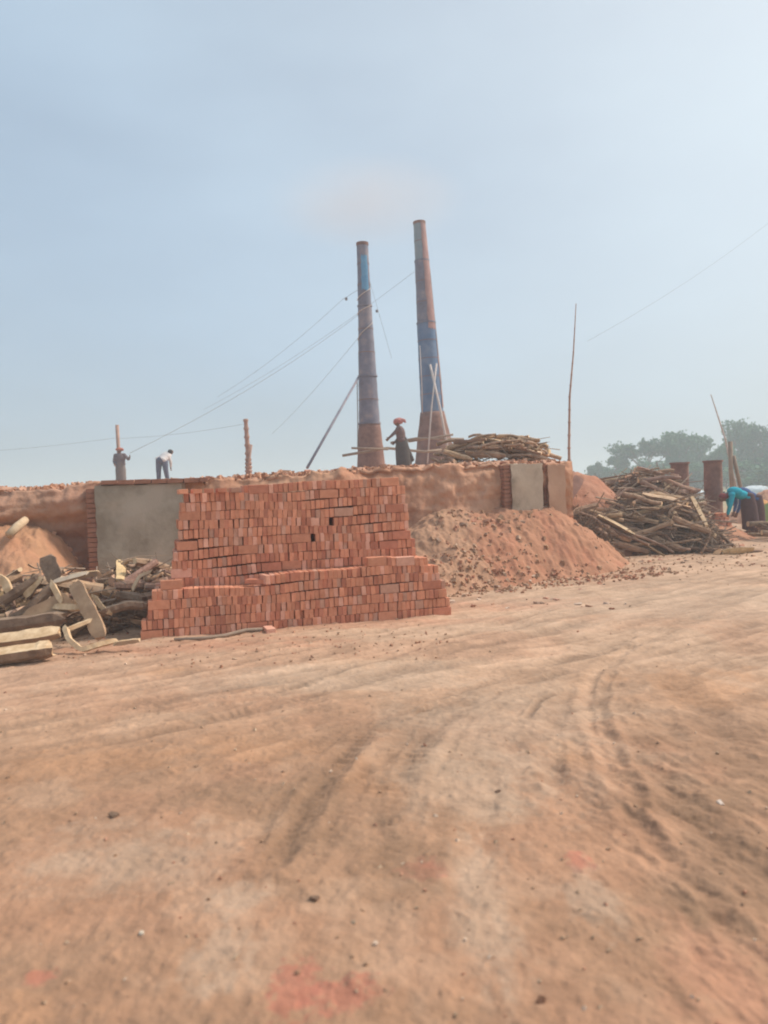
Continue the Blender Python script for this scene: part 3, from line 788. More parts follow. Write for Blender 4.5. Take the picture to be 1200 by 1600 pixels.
brush('brushwood', in_t(tgt_front, 3.0, 8.0, 16.2, 18.1), 1500, 'tangle of thin dark twigs inside the front firewood heap', M['twig'], seed=6)
brush('brushwood', in_t(lambda x, y: gauss2(3.75, 16.2, 1.1, .8, .95)(x, y), 2.9, 4.9, 15.6, 17.4, 1.05), 900, 'spiky brush of thin twigs spilling towards the kiln wall', M['twig'], seed=7, flat=.7, L=(.25, .8))
brush('brushwood', in_t(tgt_back, 4.6, 9.0, 19.3, 21.4), 700, 'thin twigs inside the rear firewood heap', M['twig'], seed=8)

brush('brushwood', in_t(tgt_front, 3.3, 7.9, 16.2, 17.6, 1.0), 200, 'longer thin grey brown sticks poking out of the front firewood heap', M['bamboo'], seed=61, L=(.6, 1.5), r=(.008, .018), flat=.22)
brush('brushwood', in_t(tgt_back, 4.9, 8.9, 19.4, 21.2, 1.0), 120, 'longer thin sticks poking out of the rear firewood heap', M['bamboo'], seed=62, L=(.6, 1.4), r=(.008, .018), flat=.22)
# firewood on the kiln deck beside the right chimney
kx0, kx1 = P(672, 715, 16.2).x, P(868, 720, 16.2).x
def tgt_top(x, y):
    return ktop(x, y) + gauss2((kx0 + kx1) / 2 + .12, 16.6, 1.42, .75, .56)(x, y) + .06
LBT = {'branch': 'thin branch in the firewood heap on top of the kiln', 'log': 'greyish log in the firewood heap on top of the kiln', 'split': 'pale split log in the firewood heap on top of the kiln'}
pile(kx0 + .35, kx1 - .3, 16.15, 17.2, tgt_top, 90, {'branch': .66, 'log': .06, 'split': .28}, LBT, 'firewood heap on top of the kiln', yaw=(0, .42), lens=(.45, 1.15), sunk=.30, seed=4, tint=(1.0, 1.8), tiltmax=.35)

brush('brushwood', in_t(tgt_top, kx0 + .25, kx1 - .2, 16.1, 17.2, 1.0), 150, 'thin sticks among the firewood on top of the kiln', M['bamboo'], seed=63, L=(.4, 1.1), r=(.006, .015), flat=.15)
# left heap
lx0, lx1 = P(-40, 950, 9.6).x, P(232, 930, 9.9).x
def tgt_left(x, y):
    a = gauss2(-4.35, 9.55, 1.25, .95, .80)(x, y); b = gauss2(-3.35, 10.1, .95, .75, .86)(x, y)
    return np.maximum(a, b)
LBL = {'branch': 'crooked branch in the wood heap between the grey panel and the brick stack', 'log': 'grey barked log in the wood heap at the left edge', 'split': 'split slab with a pale face in the wood heap at the left edge'}
pile(-4.9, -2.75, 8.9, 10.7, tgt_left, 130, {'branch': .42, 'log': .08, 'split': .50}, LBL, 'wood in the left heap', yaw=(.1, .75), lens=(.34, .72), sunk=.34, seed=5, tint=(.75, 1.7), warm=.86)
brush('brushwood', in_t(tgt_left, -4.6, -2.6, 8.9, 10.8, 1.0), 160, 'thin pale sticks among the left wood heap', M['bamboo'], seed=64, L=(.3, .8), r=(.006, .015), flat=.25)
brush('brushwood', in_t(tgt_left, -4.4, -2.6, 9.0, 10.8), 420, 'thin twigs and chips inside the left wood heap', M['twig'], seed=9, L=(.15, .5))
# hand placed pieces at the left
def piece(name, pts, w_, t_, mats, label, cat='wood', up=None, grp=None, half=False, n=6, taper=1):
    """a plank, slab or half log following pts; w_ wide, t_ thick; half=True makes a half round with a flat split top"""
    pts = [Vector(p_) for p_ in pts]; o0 = sum(pts, Vector()) / len(pts)
    dense = []
    for i in range(len(pts) - 1):
        for j in range(n):
            dense.append(pts[i].lerp(pts[i + 1], j / n))
    dense.append(pts[-1])
    for _ in range(2):
        dense = [dense[0]] + [(dense[i - 1] + dense[i] * 2 + dense[i + 1]) / 4 for i in range(1, len(dense) - 1)] + [dense[-1]]
    up = Vector(up or (0, 0, 1)); vs = []; fs = []; mi = []
    shp = [(-.5, .5), (.5, .5), (.5, 0), (.3, -.38), (0, -.5), (-.3, -.38), (-.5, 0)] if half else [(-.5, .5), (.5, .5), (.5, -.5), (-.5, -.5)]
    m_ = len(shp); rnd = random.Random(len(label))
    for i, p_ in enumerate(dense):
        t = (dense[min(i + 1, len(dense) - 1)] - dense[max(0, i - 1)]).normalized(); s = t.cross(up).normalized(); u_ = s.cross(t)
        f = i / (len(dense) - 1); k = (1 if taper == 1 else 1 - (1 - taper) * f) * rnd.uniform(.92, 1.07)
        if i in (0, len(dense) - 1): k *= .7
        for a, b in shp:
            vs.append(p_ - o0 + s * a * w_ * k * rnd.uniform(.95, 1.05) + u_ * b * t_ * k * rnd.uniform(.93, 1.06) + (t * rnd.uniform(-.04, .04) if i in (0, len(dense) - 1) else t * 0))
    for i in range(len(dense) - 1):
        for j in range(m_):
            a = i * m_ + j; b = i * m_ + (j + 1) % m_
            fs.append((a, a + m_, b + m_, b)); mi.append(0 if j == 0 else 1)
    fs.append(tuple(range(m_))); mi.append(0); fs.append(tuple((len(dense) - 1) * m_ + j for j in range(m_))[::-1]); mi.append(0)
    o = mesh_obj(name, vs, fs, mats, loc=o0, midx=mi)
    return tag(o, label, cat, grp)
BK = M['bark']; PL = M['pale']; TN = M['tanwood']
def Q(px, py, Y): return P(px, py, Y)
piece('half_log', [Q(-70, 1040, 7.55), Q(40, 1022, 7.65), Q(82, 1016, 7.7)], .20, .15, [PL, BK], 'split half log with grey bark side lying nearest at the lower left edge', half=True, up=(0, -.25, 1))
piece('plank', [Q(-70, 1008, 7.95), Q(30, 998, 8.05), Q(90, 988, 8.15)], .16, .08, [PL, TN], 'pale orange split plank lying behind the nearest half log', up=(0, -.6, 1))
piece('log_slab', [Q(-70, 985, 8.4), Q(20, 978, 8.5), Q(102, 966, 8.55)], .20, .17, [BK, BK], 'thick grey barked slab behind the pale orange plank', half=True)
piece('bent_bark_strip', [Q(102, 980, 8.15), Q(108, 1000, 8.0), Q(128, 1016, 7.95), Q(152, 1008, 8.0), Q(180, 1001, 8.1)], .05, .06, [PL, PL], 'pale curved strip of split wood bent like a bow on the ground', up=(0, -1, .3))
piece('wood_strip', [Q(104, 984, 8.2), Q(144, 968, 8.4)], .05, .04, [PL, PL], 'thin pale strip joining the bow shaped piece to the leaning plank')
piece('plank', [Q(117, 912, 8.75), Q(138, 952, 8.5), Q(158, 996, 8.25)], .16, .05, [TN, TN], 'tan plank leaning upright in front of the left wood heap', up=(0, -1, .3))
piece('wood_strip', [Q(178, 1006, 8.05), Q(214, 1001, 8.1)], .07, .045, [PL, TN], 'short flat strip on the ground near the stack corner')
piece('board', [Q(72, 872, 9.2), Q(88, 908, 9.1)], .20, .03, [BK, BK], 'grey upright board end sticking up at the back of the left heap', up=(0, -1, .2))
piece('plank', [Q(84, 910, 8.95), Q(136, 896, 9.0)], .10, .03, [M['plaster2'], TN], 'light grey board lying across the top of the left heap', up=(0, -.5, 1))
piece('split_slab', [Q(-20, 893, 9.0), Q(8, 908, 8.95), Q(14, 924, 8.9)], .09, .06, [PL, PL], 'very pale bent splinter of wood at the left edge', up=(0, -1, .2))
piece('split_slab', [Q(38, 932, 8.9), Q(62, 902, 8.95)], .13, .05, [PL, BK], 'very pale split face of a log at the left heap', up=(0, -1, .4))
piece('split_slab', [Q(80, 910, 8.8), Q(96, 940, 8.7)], .06, .04, [PL, PL], 'pale narrow splinter slanting down beside the leaning plank', up=(0, -1, .2))
piece('split_slab', [Q(88, 948, 8.65), Q(126, 950, 8.6)], .07, .06, [PL, PL], 'pale ragged splinter crossing the leaning plank', up=(0, -1, .4))
piece('log_slab', [Q(-40, 968, 8.8), Q(20, 930, 8.9), Q(66, 900, 9.0)], .16, .12, [BK, BK], 'grey log slanting up at the left edge of the heap', half=True)
piece('log_slab', [Q(-10, 990, 8.7), Q(50, 950, 8.75), Q(84, 915, 8.85)], .15, .12, [BK, BK], 'grey brown log slanting up parallel to the one at the edge', half=True)
piece('plank', [Q(40, 972, 8.6), Q(110, 935, 8.75)], .24, .04, [TN, TN], 'dark reddish brown board under the slanting logs', up=(0, -1, .3))
piece('plank', [Q(160, 895, 9.3), Q(112, 900, 9.2)], .09, .07, [PL, TN], 'flat pale topped plank at the back of the left heap')
piece('log_slab', [Q(182, 930, 9.2), Q(226, 938, 9.15)], .14, .12, [BK, BK], 'dark log end beside the brick stack', half=True)
piece('log_slab', [Q(160, 958, 8.8), Q(200, 945, 8.9), Q(228, 948, 8.95)], .16, .10, [BK, BK], 'dark forked slab low beside the stack corner', half=True)
piece('split_slab', [Q(146, 930, 8.9), Q(160, 950, 8.8), Q(172, 958, 8.75)], .05, .04, [PL, PL], 'pale curved sliver at the middle of the left heap', up=(0, -1, .2))
piece('split_slab', [Q(208, 920, 9.1), Q(218, 900, 9.2), Q(236, 893, 9.3)], .04, .03, [M['cut'], M['cut']], 'crooked light branch in front of the grey panel', up=(0, -1, .2))
q0 = [G(272, 1002), G(320, 998), G(352, 996), G(385, 987), G(410, 987)]
mbx = MB(); mbx.tube([v + Vector((0, 0, gz(v.x, v.y) + .022)) - q0[0] for v in q0], [.014, .02, .022, .026, .022], 7)
tag(mbx.build('stick', M['bamboo'], loc=q0[0], smooth=True), 'long crooked stick on the ground along the foot of the brick stack', 'stick')
# log resting on the orange heap
a_, b_ = P(14, 836, 10.9), P(40, 812, 11.3)
mbx = MB(); mbx.tube([(0, 0, 0), (b_ - a_) * .5 + Vector((0, 0, .01)), b_ - a_], [.06, .065, .055], 8, capm=1); mbx.build('log', [M['cut'], M['cut']], loc=a_ + Vector((0, 0, .0)), smooth=True)
tag(bpy.data.objects[-1] if False else [o for o in COL.objects if o.type == 'MESH'][-1], 'short tan log lying on top of the orange soil heap', 'log')
# lone boards at the right heap
piece('plank', [P(1080, 775, 16.9), P(1104, 822, 16.3)], .09, .05, [PL, TN], 'pale orange plank leaning on the right end of the front firewood heap', up=(0, -1, .3))
piece('half_log', [P(1125, 865, 15.9), P(1165, 857, 16.2)], .14, .07, [TN, BK], 'flat slab on the ground at the right end of the firewood heap', half=True)

# ------------------------------------------------------------------ chimneys
def chimney(name, base, secs, n, label, lean=(0, 0)):
    """secs: list of (z0, z1, r0, r1, material, flange)"""
    t = empty(name, base, label, 'chimney')
    H = secs[-1][1]
    def c(z): return Vector((lean[0] * z, lean[1] * z, z))
    for i, (z0, z1, r0, r1, m, nm) in enumerate(secs):
        mb = MB(); k = 10
        pts = [c(z0 + (z1 - z0) * j / k) for j in range(k + 1)]; rad = [r0 + (r1 - r0) * j / k + random.uniform(-.006, .006) for j in range(k + 1)]
        mb.tube(pts, rad, n, cap=(i == 0))
        o = mb.build(nm, m, t, smooth=n > 12)
        if i:
            mb = MB(); mb.tube([c(z0 - .03), c(z0 + .03)], [r0 + .035] * 2, n); mb.build('flange', M['steel'], t)
    mb = MB()
    for (z0, z1, r0, r1, m, nm) in secs:
        k = max(2, int((z1 - z0) / .75))
        for j in range(1, k):
            z = z0 + (z1 - z0) * j / k; rv = r0 + (r1 - r0) * j / k
            mb.tube([c(z - .012), c(z + .012)], [rv + .014] * 2, n, cap=False)
    mb.build('seam_band', M['rust'], t)
    mb = MB(); rt = secs[-1][3]
    mb.tube([c(H - .08), c(H + .02)], [rt + .02, rt + .02], n, cap=False)
    mb.tube([c(H + .02), c(H - .3)], [rt + .02, rt - .03], n, cap=False); mb.build('rim', M['rust'], t)
    return t, c
def zfor(py, px, Y): return P(px, py, Y).z
Yc = 29.0; b0 = P(580, 728, Yc); zb = sz(b0.x, Yc) - .05
wpx = lambda w_, Y: w_ / 1200 * Y / 2
zs = [zfor(y_, 575, Yc) - zb for y_ in (662, 588, 478, 380)]
lL, cL = chimney('chimney', (b0.x, Yc, zb), [
    (0, zs[0], wpx(45, Yc), wpx(34, Yc), M['rust'], 'base_section'), (zs[0], zs[1], wpx(33, Yc), wpx(28, Yc), M['steel'], 'pipe_section'),
    (zs[1], zs[2], wpx(28, Yc), wpx(21, Yc), M['steel'], 'pipe_section'), (zs[2], zs[3], wpx(20.5, Yc), wpx(17.5, Yc), M['steel'], 'pipe_section')], 20,
    'shorter left steel chimney, grey with a blue patch near its top', lean=((P(566, 380, Yc).x - b0.x) / (zs[3]), 0))
def curved_patch(parent, c, rfun, z0, z1, a0, a1, m, nm):
    mb = MB(); vs = []; fs = []; nz_ = 14; na = 8
    for j in range(nz_ + 1):
        for i in range(na + 1):
            z = z0 + (z1 - z0) * j / nz_; e = random.uniform(-.06, .06)
            a = a0 + (a1 - a0) * i / na + (e if i in (0, na) else 0); zz = z + (random.uniform(-.05, .05) if j in (0, nz_) else 0)
            p_ = c(zz); r_ = rfun(z) + .012
            vs.append((p_.x + r_ * math.cos(a), p_.y + r_ * math.sin(a), zz))
    for j in range(nz_):
        for i in range(na):
            a = j * (na + 1) + i; fs.append((a, a + 1, a + na + 2, a + na + 1))
    return mesh_obj(nm, vs, fs, m, parent, smooth=True)
def rfun_for(secs_z, secs_r):
    return lambda z: float(np.interp(z, secs_z, secs_r))
rL = rfun_for([0, zs[0], zs[1], zs[2], zs[3]], [wpx(x_, Yc) for x_ in (45, 34, 28, 21, 17.5)])
za, zb_ = zfor(455, 570, Yc) - zb, zfor(402, 568, Yc) - zb
curved_patch(lL, cL, rL, za, zb_, R(-110), R(-45), M['bluepatch'], 'blue_paint_patch')
# white rope coils
for (y0, y1) in ((470, 452), (492, 478), (532, 505)):
    mb = MB(); z0 = zfor(y0, 562, Yc) - zb; z1 = zfor(y1, 575, Yc) - zb; pts = []
    for i in range(9):
        f = i / 8; z = z0 + (z1 - z0) * f; a = R(-175) + R(150) * f; r_ = rL(z) + .02; p_ = cL(z)
        pts.append((p_.x + r_ * math.cos(a), p_.y + r_ * math.sin(a), z))
    mb.tube(pts, .016, 5); mb.build('rope', M['rope'], lL)
Yd = 33.0; b1 = P(681, 720, Yd); zb1 = sz(min(b1.x, 99), Yd) - .05
zr_ = [zfor(y_, 665, Yd) - zb1 for y_ in (645, 505, 408, 347)]
leanx = (P(655, 347, Yd).x - b1.x) / zr_[3]
rR_, cR = chimney('chimney', (b1.x, Yd, zb1), [
    (0, zr_[0], wpx(68, Yd), wpx(38, Yd), M['rust'], 'base_section'), (zr_[0], zr_[1], wpx(35, Yd), wpx(29, Yd), M['steel_blue'], 'pipe_section'),
    (zr_[1], zr_[2], wpx(28, Yd), wpx(22, Yd), M['steel'], 'pipe_section'), (zr_[2], zr_[3], wpx(21, Yd), wpx(18, Yd), M['steel_teal'], 'pipe_section')], 20,
    'taller right steel chimney with blue lower tube and faded red streaks', lean=(leanx, 0))
rR = rfun_for([0, zr_[0], zr_[1], zr_[2], zr_[3]], [wpx(x_, Yd) for x_ in (60, 36, 28.5, 22, 18)])
curved_patch(rR_, cR, rR, zr_[1] - .3, zr_[3] - .1, R(-82), R(-12), M['steel_pink'], 'red_primer_streak')
curved_patch(rR_, cR, rR, zr_[0] + .2, zr_[1] - .4, R(-28), R(10), M['steel_pink'], 'red_primer_streak')
# guy wires, scaffold poles
def rod(name, pts, r_, m, label, cat, grp=None, knots=0, nn=7):
    pts = [Vector(p_) for p_ in pts]; o0 = pts[0].copy(); mb = MB()
    if knots:
        dn = []; rd = []
        for k in range(knots + 1):
            f = k / knots; x = f * (len(pts) - 1); i = min(int(x), len(pts) - 2); p_ = pts[i].lerp(pts[i + 1], x - i)
            rv = r_[0] + (r_[1] - r_[0]) * f if hasattr(r_, '__len__') else r_
            t = (pts[i + 1] - pts[i]).normalized() * rv * .8
            dn += [p_ - t - o0, p_ - o0, p_ + t - o0]; rd += [rv, rv * 1.45, rv]
        mb.tube(dn, rd, nn)
    else: mb.tube([p_ - o0 for p_ in pts], r_, nn)
    return tag(mb.build(name, m, loc=o0, smooth=True), label, cat, grp)
def sag(a, b, s, n=14):
    a = Vector(a); b = Vector(b); return [a.lerp(b, i / n) - Vector((0, 0, s * 4 * (i / n) * (1 - i / n))) for i in range(n + 1)]
bamb = 'horizontal poles around the chimney feet'
rod('pole', [P(480, 731, 24), P(560, 590, Yc - .3)], .045, M['steel'], 'long thin pole propped diagonally against the left chimney', 'pole')
rod('bamboo_pole', [P(535, 712, 28.3), P(605, 700, 28.2), P(664, 706, 28.2), P(690, 703, 28.4)], .05, M['bamboo'], 'lower horizontal pole running across the foot of the left chimney', 'pole')
rod('bamboo_pole', [P(549, 700, 28.1), P(607, 702, 28.1)], .04, M['bamboo'], 'upper short horizontal pole across the foot of the left chimney', 'pole')
rod('bamboo_pole', [P(610, 692, 31.6), P(650, 685, 31.6), P(725, 686, 31.6)], .05, M['bamboo'], 'horizontal pole across the foot of the right chimney', 'pole')
rod('bamboo_pole', [P(638, 690, 31.9), P(708, 679, 31.4)], .045, M['bamboo'], 'second slightly tilted pole across the foot of the right chimney', 'pole')
rod('bamboo_pole', [P(704, 724, 31.2), P(688, 640, 31.9), P(672, 570, 32.5)], .05, M['rope'], 'pale pole leaning up the right side of the taller chimney', 'pole')
rod('bamboo_pole', [P(668, 724, 31.2), P(674, 640, 32.0), P(682, 568, 32.4)], .035, M['rope'], 'second thin pale pole leaning up the taller chimney', 'pole')
rod('bamboo_pole', [P(741, 722, 20), P(708, 694, 30)], .05, M['bamboo'], 'pale pole sloping down from the taller chimney to the kiln edge', 'pole')
rod('rope', [P(656, 540, 32.5), P(659, 600, 32.3), P(660, 646, 32.3)], .02, M['rope'], 'thin rope hanging down the left side of the taller chimney', 'rope')
rod('rope', [P(558, 590, 28.6), P(559, 660, 28.5), P(559, 700, 28.5)], .02, M['wire'], 'thin dark rope hanging down the left side of the shorter chimney', 'rope')
gw = 'guy wires of the chimneys'
rod('guy_wire', sag(P(203, 708, 22), P(560, 492, Yc), .25), .006, M['wire'], 'guy wire from the shorter chimney down to the worker at the far left', 'wire', gw, nn=5)
rod('guy_wire', sag(P(318, 640, 40), P(648, 424, Yd), .3), .006, M['wire'], 'faint guy wire from the taller chimney passing behind the shorter one', 'wire', gw, nn=5)
rod('guy_wire', sag(P(425, 678, 45), P(562, 525, Yc + .3), .15), .006, M['wire'], 'short faint guy wire left of the shorter chimney', 'wire', gw, nn=5)
rod('guy_wire', sag(P(535, 468, 29), P(561, 452, Yc), .0) , .007, M['wire'], 'stub of wire near the top of the shorter chimney', 'wire', gw, nn=5)
rod('guy_wire', sag(P(340, 620, 32), P(535, 468, 29), .2), .005, M['wire'], 'faintest guy wire running left from the top of the shorter chimney', 'wire', gw, nn=5)
rod('guy_wire', sag(P(578, 440, Yc), P(612, 560, 31), .0), .005, M['wire'], 'wire dropping between the two chimneys', 'wire', gw, nn=5)
rod('guy_wire', sag(P(672, 420, Yd), P(690, 600, 31), .05), .007, M['wire'], 'wire dropping along the right side of the taller chimney', 'wire', gw, nn=5)
for nm_, (x_, y_, Y_) in {'a': (541, 467, 29), 'b': (589, 486, 29.3)}.items():
    mb = MB(); mb.tube([(0, 0, .06), (0, 0, .03), (0, 0, -.03), (0, 0, -.06)], [.02, .05, .05, .02], 8)
    tag(mb.build('wire_knot', M['wire'], loc=P(x_, y_, Y_)), 'small knot on the wire ' + ('left of the shorter chimney' if nm_ == 'a' else 'between the two chimneys'), 'knot')
# wires to the short poles
rod('pole', [P(188, 752, 36.5), P(183, 664, 36.5)], .085, M['pole'], 'short reddish pole rising behind the worker in the orange headwrap', 'pole')
pp = [P(389, 742, 27), P(388, 715, 27), P(384, 657, 27)]
rod('pole', pp, (.10, .07), M['pole'], 'short crooked post standing alone on the kiln deck left of the chimneys', 'pole', knots=9)
rod('pole', [P(386, 742, 26.8), P(393, 695, 26.9)], .04, M['pole'], 'thin stick tied to the lone short post', 'stick')
rod('wire', sag(P(184, 685, 36.5), P(384, 662, 27), .1), .005, M['wire'], 'thin wire strung between the two short posts', 'wire', nn=5)
rod('wire', sag(P(-60, 707, 45), P(182, 684, 36.5), .1), .006, M['wire'], 'thin wire running from the left post out of view', 'wire', nn=5)
# tall knotted bamboo pole
rod('bamboo_pole', [P(890, 775, 15.6), P(889, 700, 15.7), P(890, 620, 15.8), P(896, 550, 15.9), P(900, 475, 16.0)], (.034, .008), M['pole'], 'tall thin knotted bamboo pole at the right end of the kiln', 'pole', knots=16)
mb = MB(); fa, fb_ = P(866, 792, 14.9), P(908, 742, 15.6)
o_board = piece('board', [P(872, 797, 15.1), P(890, 772, 15.3), P(906, 745, 15.6)], .24, .05, [M['rust'], M['rust']], 'slanting brown board against the right end of the kiln', up=(0, -1, .3))
rod('wire', sag(P(918, 533, 16), P(1230, 325, 20), .15), .0022, M['wire'], 'thin wire climbing to the upper right from the knotted pole', 'wire', nn=5)
rod('bamboo_pole', [P(1152, 770, 25), P(1133, 685, 25), P(1111, 617, 25)], (.045, .014), M['rope'], 'thin leaning pole rising over the trees at the right', 'pole', knots=8)
rod('post', [P(1146, 790, 24.8), P(1142, 735, 24.8), P(1141, 690, 24.8)], .07, M['bamboo'], 'thick pale post at the foot of the leaning pole', 'post')
rod('post', [P(1166, 800, 24.6), P(1151, 735, 24.8), P(1146, 712, 24.8)], .06, M['bamboo'], 'slanting pale prop behind the teal shirted worker', 'post')

# ------------------------------------------------------------------ steel drums (spare chimney sections)
def drum(px, ytop, ybot, wpx_, Y, label, bolts):
    b = P(px, ybot, Y); t = P(px, ytop, Y); r_ = wpx_ / 1200 * Y / 2; H = t.z - b.z
    e = empty('steel_pipe', (b.x, Y, b.z), label, 'steel pipe', 'rusty steel pipe sections standing behind the firewood')
    mb = MB(); mb.tube([(0, 0, H * i / 8) for i in range(9)], [r_ + random.uniform(-.006, .006) for _ in range(9)], 28, cap=False)
    mb.tube([(0, 0, H), (0, 0, .3)], [r_ - .012, r_ - .012], 28, cap=True); mb.build('pipe_wall', M['rust'], e, smooth=True)
    mb = MB()
    mb.tube([(0, 0, H - .04), (0, 0, H + .012)], [r_ + .03, r_ + .03], 28, cap=False); mb.tube([(0, 0, H + .012), (0, 0, H + .008)], [r_ + .03, r_ - .012], 28, cap=False)
    mb.build('rim', M['rust'], e)
    mb = MB(); mb.tube([(0, 0, H * .45), (0, 0, H * .5)], [r_ + .008] * 2, 28, cap=False); mb.build('seam_band', M['rust'], e)
    for s in (-1, 1):
        mb = MB(); mb.box((s * (r_ + .03), 0, H * .42), .09, .06, .05); mb.build('lug', M['wire'], e)
drum(1115.5, 720, 806, 27, 21.5, 'taller rusty steel pipe standing nearest the teal shirted worker', 1)
drum(1063.5, 723, 800, 27, 23.0, 'rusty steel pipe half hidden behind the rear firewood heap', 1)

# ------------------------------------------------------------------ people
def blob(parts, voxel, name, m, parent, smooth=4):
    """union of tapered capsules / ellipsoids, remeshed into one continuous skin"""
    bm = bmesh.new()
    for q in parts:
        if q[0] == 'e':
            _, c, rad = q[:3]; rot = q[3] if len(q) > 3 else Matrix.Identity(3)
            r_ = bmesh.ops.create_icosphere(bm, subdivisions=3, radius=1)
            for v in r_['verts']: v.co = Vector(c) + rot @ Vector((v.co.x * rad[0], v.co.y * rad[1], v.co.z * rad[2]))
        else:
            _, a, b, ra, rb = q; a = Vector(a); b = Vector(b); n = max(2, int((b - a).length / (min(ra, rb) * .5)) + 1)
            mb = MB(); rr_ = [ra + (rb - ra) * i / n for i in range(n + 1)]
            mb.tube([a.lerp(b, i / n) for i in range(n + 1)], rr_, 14)
            vs = [bm.verts.new(v) for v in mb.v]
            for f in mb.f:
                try: bm.faces.new([vs[i] for i in f])
                except ValueError: pass
            for c, r1 in ((a, ra), (b, rb)):
                r_ = bmesh.ops.create_icosphere(bm, subdivisions=2, radius=r1)
                for v in r_['verts']: v.co = v.co + c
    bmesh.ops.recalc_face_normals(bm, faces=bm.faces[:])
    me = bpy.data.meshes.new(name); bm.to_mesh(me); bm.free(); me.materials.append(m)
    o = bpy.data.objects.new(name, me); COL.objects.link(o)
    md = o.modifiers.new('r', 'REMESH'); md.mode = 'VOXEL'; md.voxel_size = voxel; md.use_smooth_shade = True
    if smooth: s = o.modifiers.new('s', 'SMOOTH'); s.iterations = smooth; s.factor = .5
    dg = bpy.context.evaluated_depsgraph_get(); ev = o.evaluated_get(dg)
    me2 = bpy.data.meshes.new_from_object(ev); o.modifiers.clear(); o.data = me2; bpy.data.meshes.remove(me)
    if not len(me2.materials): me2.materials.append(m)
    o.parent = parent
    return o
def hand(parts, w_, d, side, curl=.6):
    """palm and five separate fingers from wrist w_ pointing along d; side = direction of the thumb"""
    d = Vector(d).normalized(); s = Vector(side); s = (s - d * s.dot(d)).normalized(); n = d.cross(s)
    w_ = Vector(w_)
    for k in (-1, 0, 1): parts.append(('c', w_ + s * .016 * k, w_ + d * .085 + s * .025 * k, .019, .016))
    for k, L in zip((1.5, .5, -.5, -1.5), (.072, .082, .076, .060)):
        a = w_ + d * .088 + s * .0225 * k; b = a + (d + n * curl * .3 + s * .10 * k) * L * .5
        c = b + (d * .8 + n * curl + s * .06 * k).normalized() * L * .5
        parts.append(('c', a, b, .0095, .009)); parts.append(('c', b, c, .009, .0075))
    a = w_ + d * .03 + s * .03; b = a + (d * .6 + s * .8) * .045; c = b + (d * .9 + s * .25 + n * .3) * .035
    parts.append(('c', a, b, .013, .011)); parts.append(('c', b, c, .011, .008))
def person(loc, label, J, face, wear, voxel=.011):
    """J: joints in metres relative to loc. face: direction the face looks. wear: list of (name, parts, material)"""
    e = empty('person', loc, label, 'person')
    f = Vector(face).normalized(); V = lambda k: Vector(J[k])
    hd = V('head'); nk = V('neck'); up = (hd - nk).normalized(); f = (f - up * f.dot(up)).normalized(); sd = f.cross(up)
    rot = Matrix((sd, f, up)).transposed()
    B_ = [('e', hd, (.076, .095, .112), rot), ('e', hd + f * .02 - up * .055, (.052, .066, .058), rot),
          ('c', nk, hd - up * .06, .055, .052), ('c', hd + f * .09 + up * .012, hd + f * .112 - up * .022, .011, .016),
          ('e', hd + f * .092 - up * .052, (.024, .012, .010), rot),
          ('e', hd + sd * .078, (.012, .022, .03), rot), ('e', hd - sd * .078, (.012, .022, .03), rot)]
    ch = V('chest'); pv = V('pelvis'); ax = (nk - pv).normalized(); lat = (V('shL') - V('shR')).normalized(); fw = lat.cross(ax)
    rt = Matrix((lat, fw, ax)).transposed()
    B_ += [('e', ch, (.155, .105, .19), rt), ('e', (ch + pv) / 2, (.13, .095, .17), rt), ('e', pv, (.15, .11, .12), rt), ('c', ch, nk, .09, .055),
           ('c', V('shL'), V('shR'), .055, .055)]
    for s in 'LR':
        B_ += [('c', V('sh' + s), V('el' + s), .050, .040), ('c', V('el' + s), V('wr' + s), .040, .027)]
        dd = V('wr' + s) - V('el' + s); side = J.get('th' + s, f); hand(B_, V('wr' + s), J.get('hd' + s, dd), side)
        B_ += [('c', V('hip' + s), V('kn' + s), .080, .055), ('c', V('kn' + s), V('an' + s), .052, .034),
               ('c', V('an' + s) - Vector((0, 0, .01)), V('an' + s) + Vector(J.get('toe' + s, f)) * .15 - Vector((0, 0, .035)), .036, .026),
               ('e', V('an' + s) - Vector(J.get('toe' + s, f)) * .03 - Vector((0, 0, .03)), (.033, .038, .035))]
    blob(B_, voxel, 'body', M['skin'], e)
    ey = MB(); em = bmesh.new()
    for s in (-1, 1):
        r_ = bmesh.ops.create_icosphere(em, subdivisions=1, radius=.013)
        for v in r_['verts']: v.co = v.co + hd + f * .083 + sd * .032 * s + up * .015
    me = bpy.data.meshes.new('eyes'); em.to_mesh(me); em.free(); me.materials.append(M['eye']); eo = bpy.data.objects.new('eyes', me); COL.objects.link(eo); eo.parent = e
    for nm, parts, m in wear: blob(parts, voxel * 1.1, nm, m, e, 7)
    return e, rot, sd, f, up
def torso_cloth(J, k=1.0):
    V = lambda a: Vector(J[a]); ch = V('chest'); pv = V('pelvis'); nk = V('neck'); ax = (nk - pv).normalized(); lat = (V('shL') - V('shR')).normalized(); fw = lat.cross(ax)
    rt = Matrix((lat, fw, ax)).transposed()
    return [('e', ch, (.18 * k, .13 * k, .205 * k), rt), ('e', (ch + pv) / 2, (.165 * k, .125 * k, .19), rt), ('e', pv + ax * .02, (.17 * k, .13 * k, .13), rt),
            ('c', V('shL'), V('shR'), .072, .072)]
def sleeve(J, s, long=True):
    V = lambda a: Vector(J[a])
    p_ = [('c', V('sh' + s), V('el' + s), .070, .056)]
    if long: p_.append(('c', V('el' + s), V('el' + s).lerp(V('wr' + s), .88), .056, .042))
    return p_
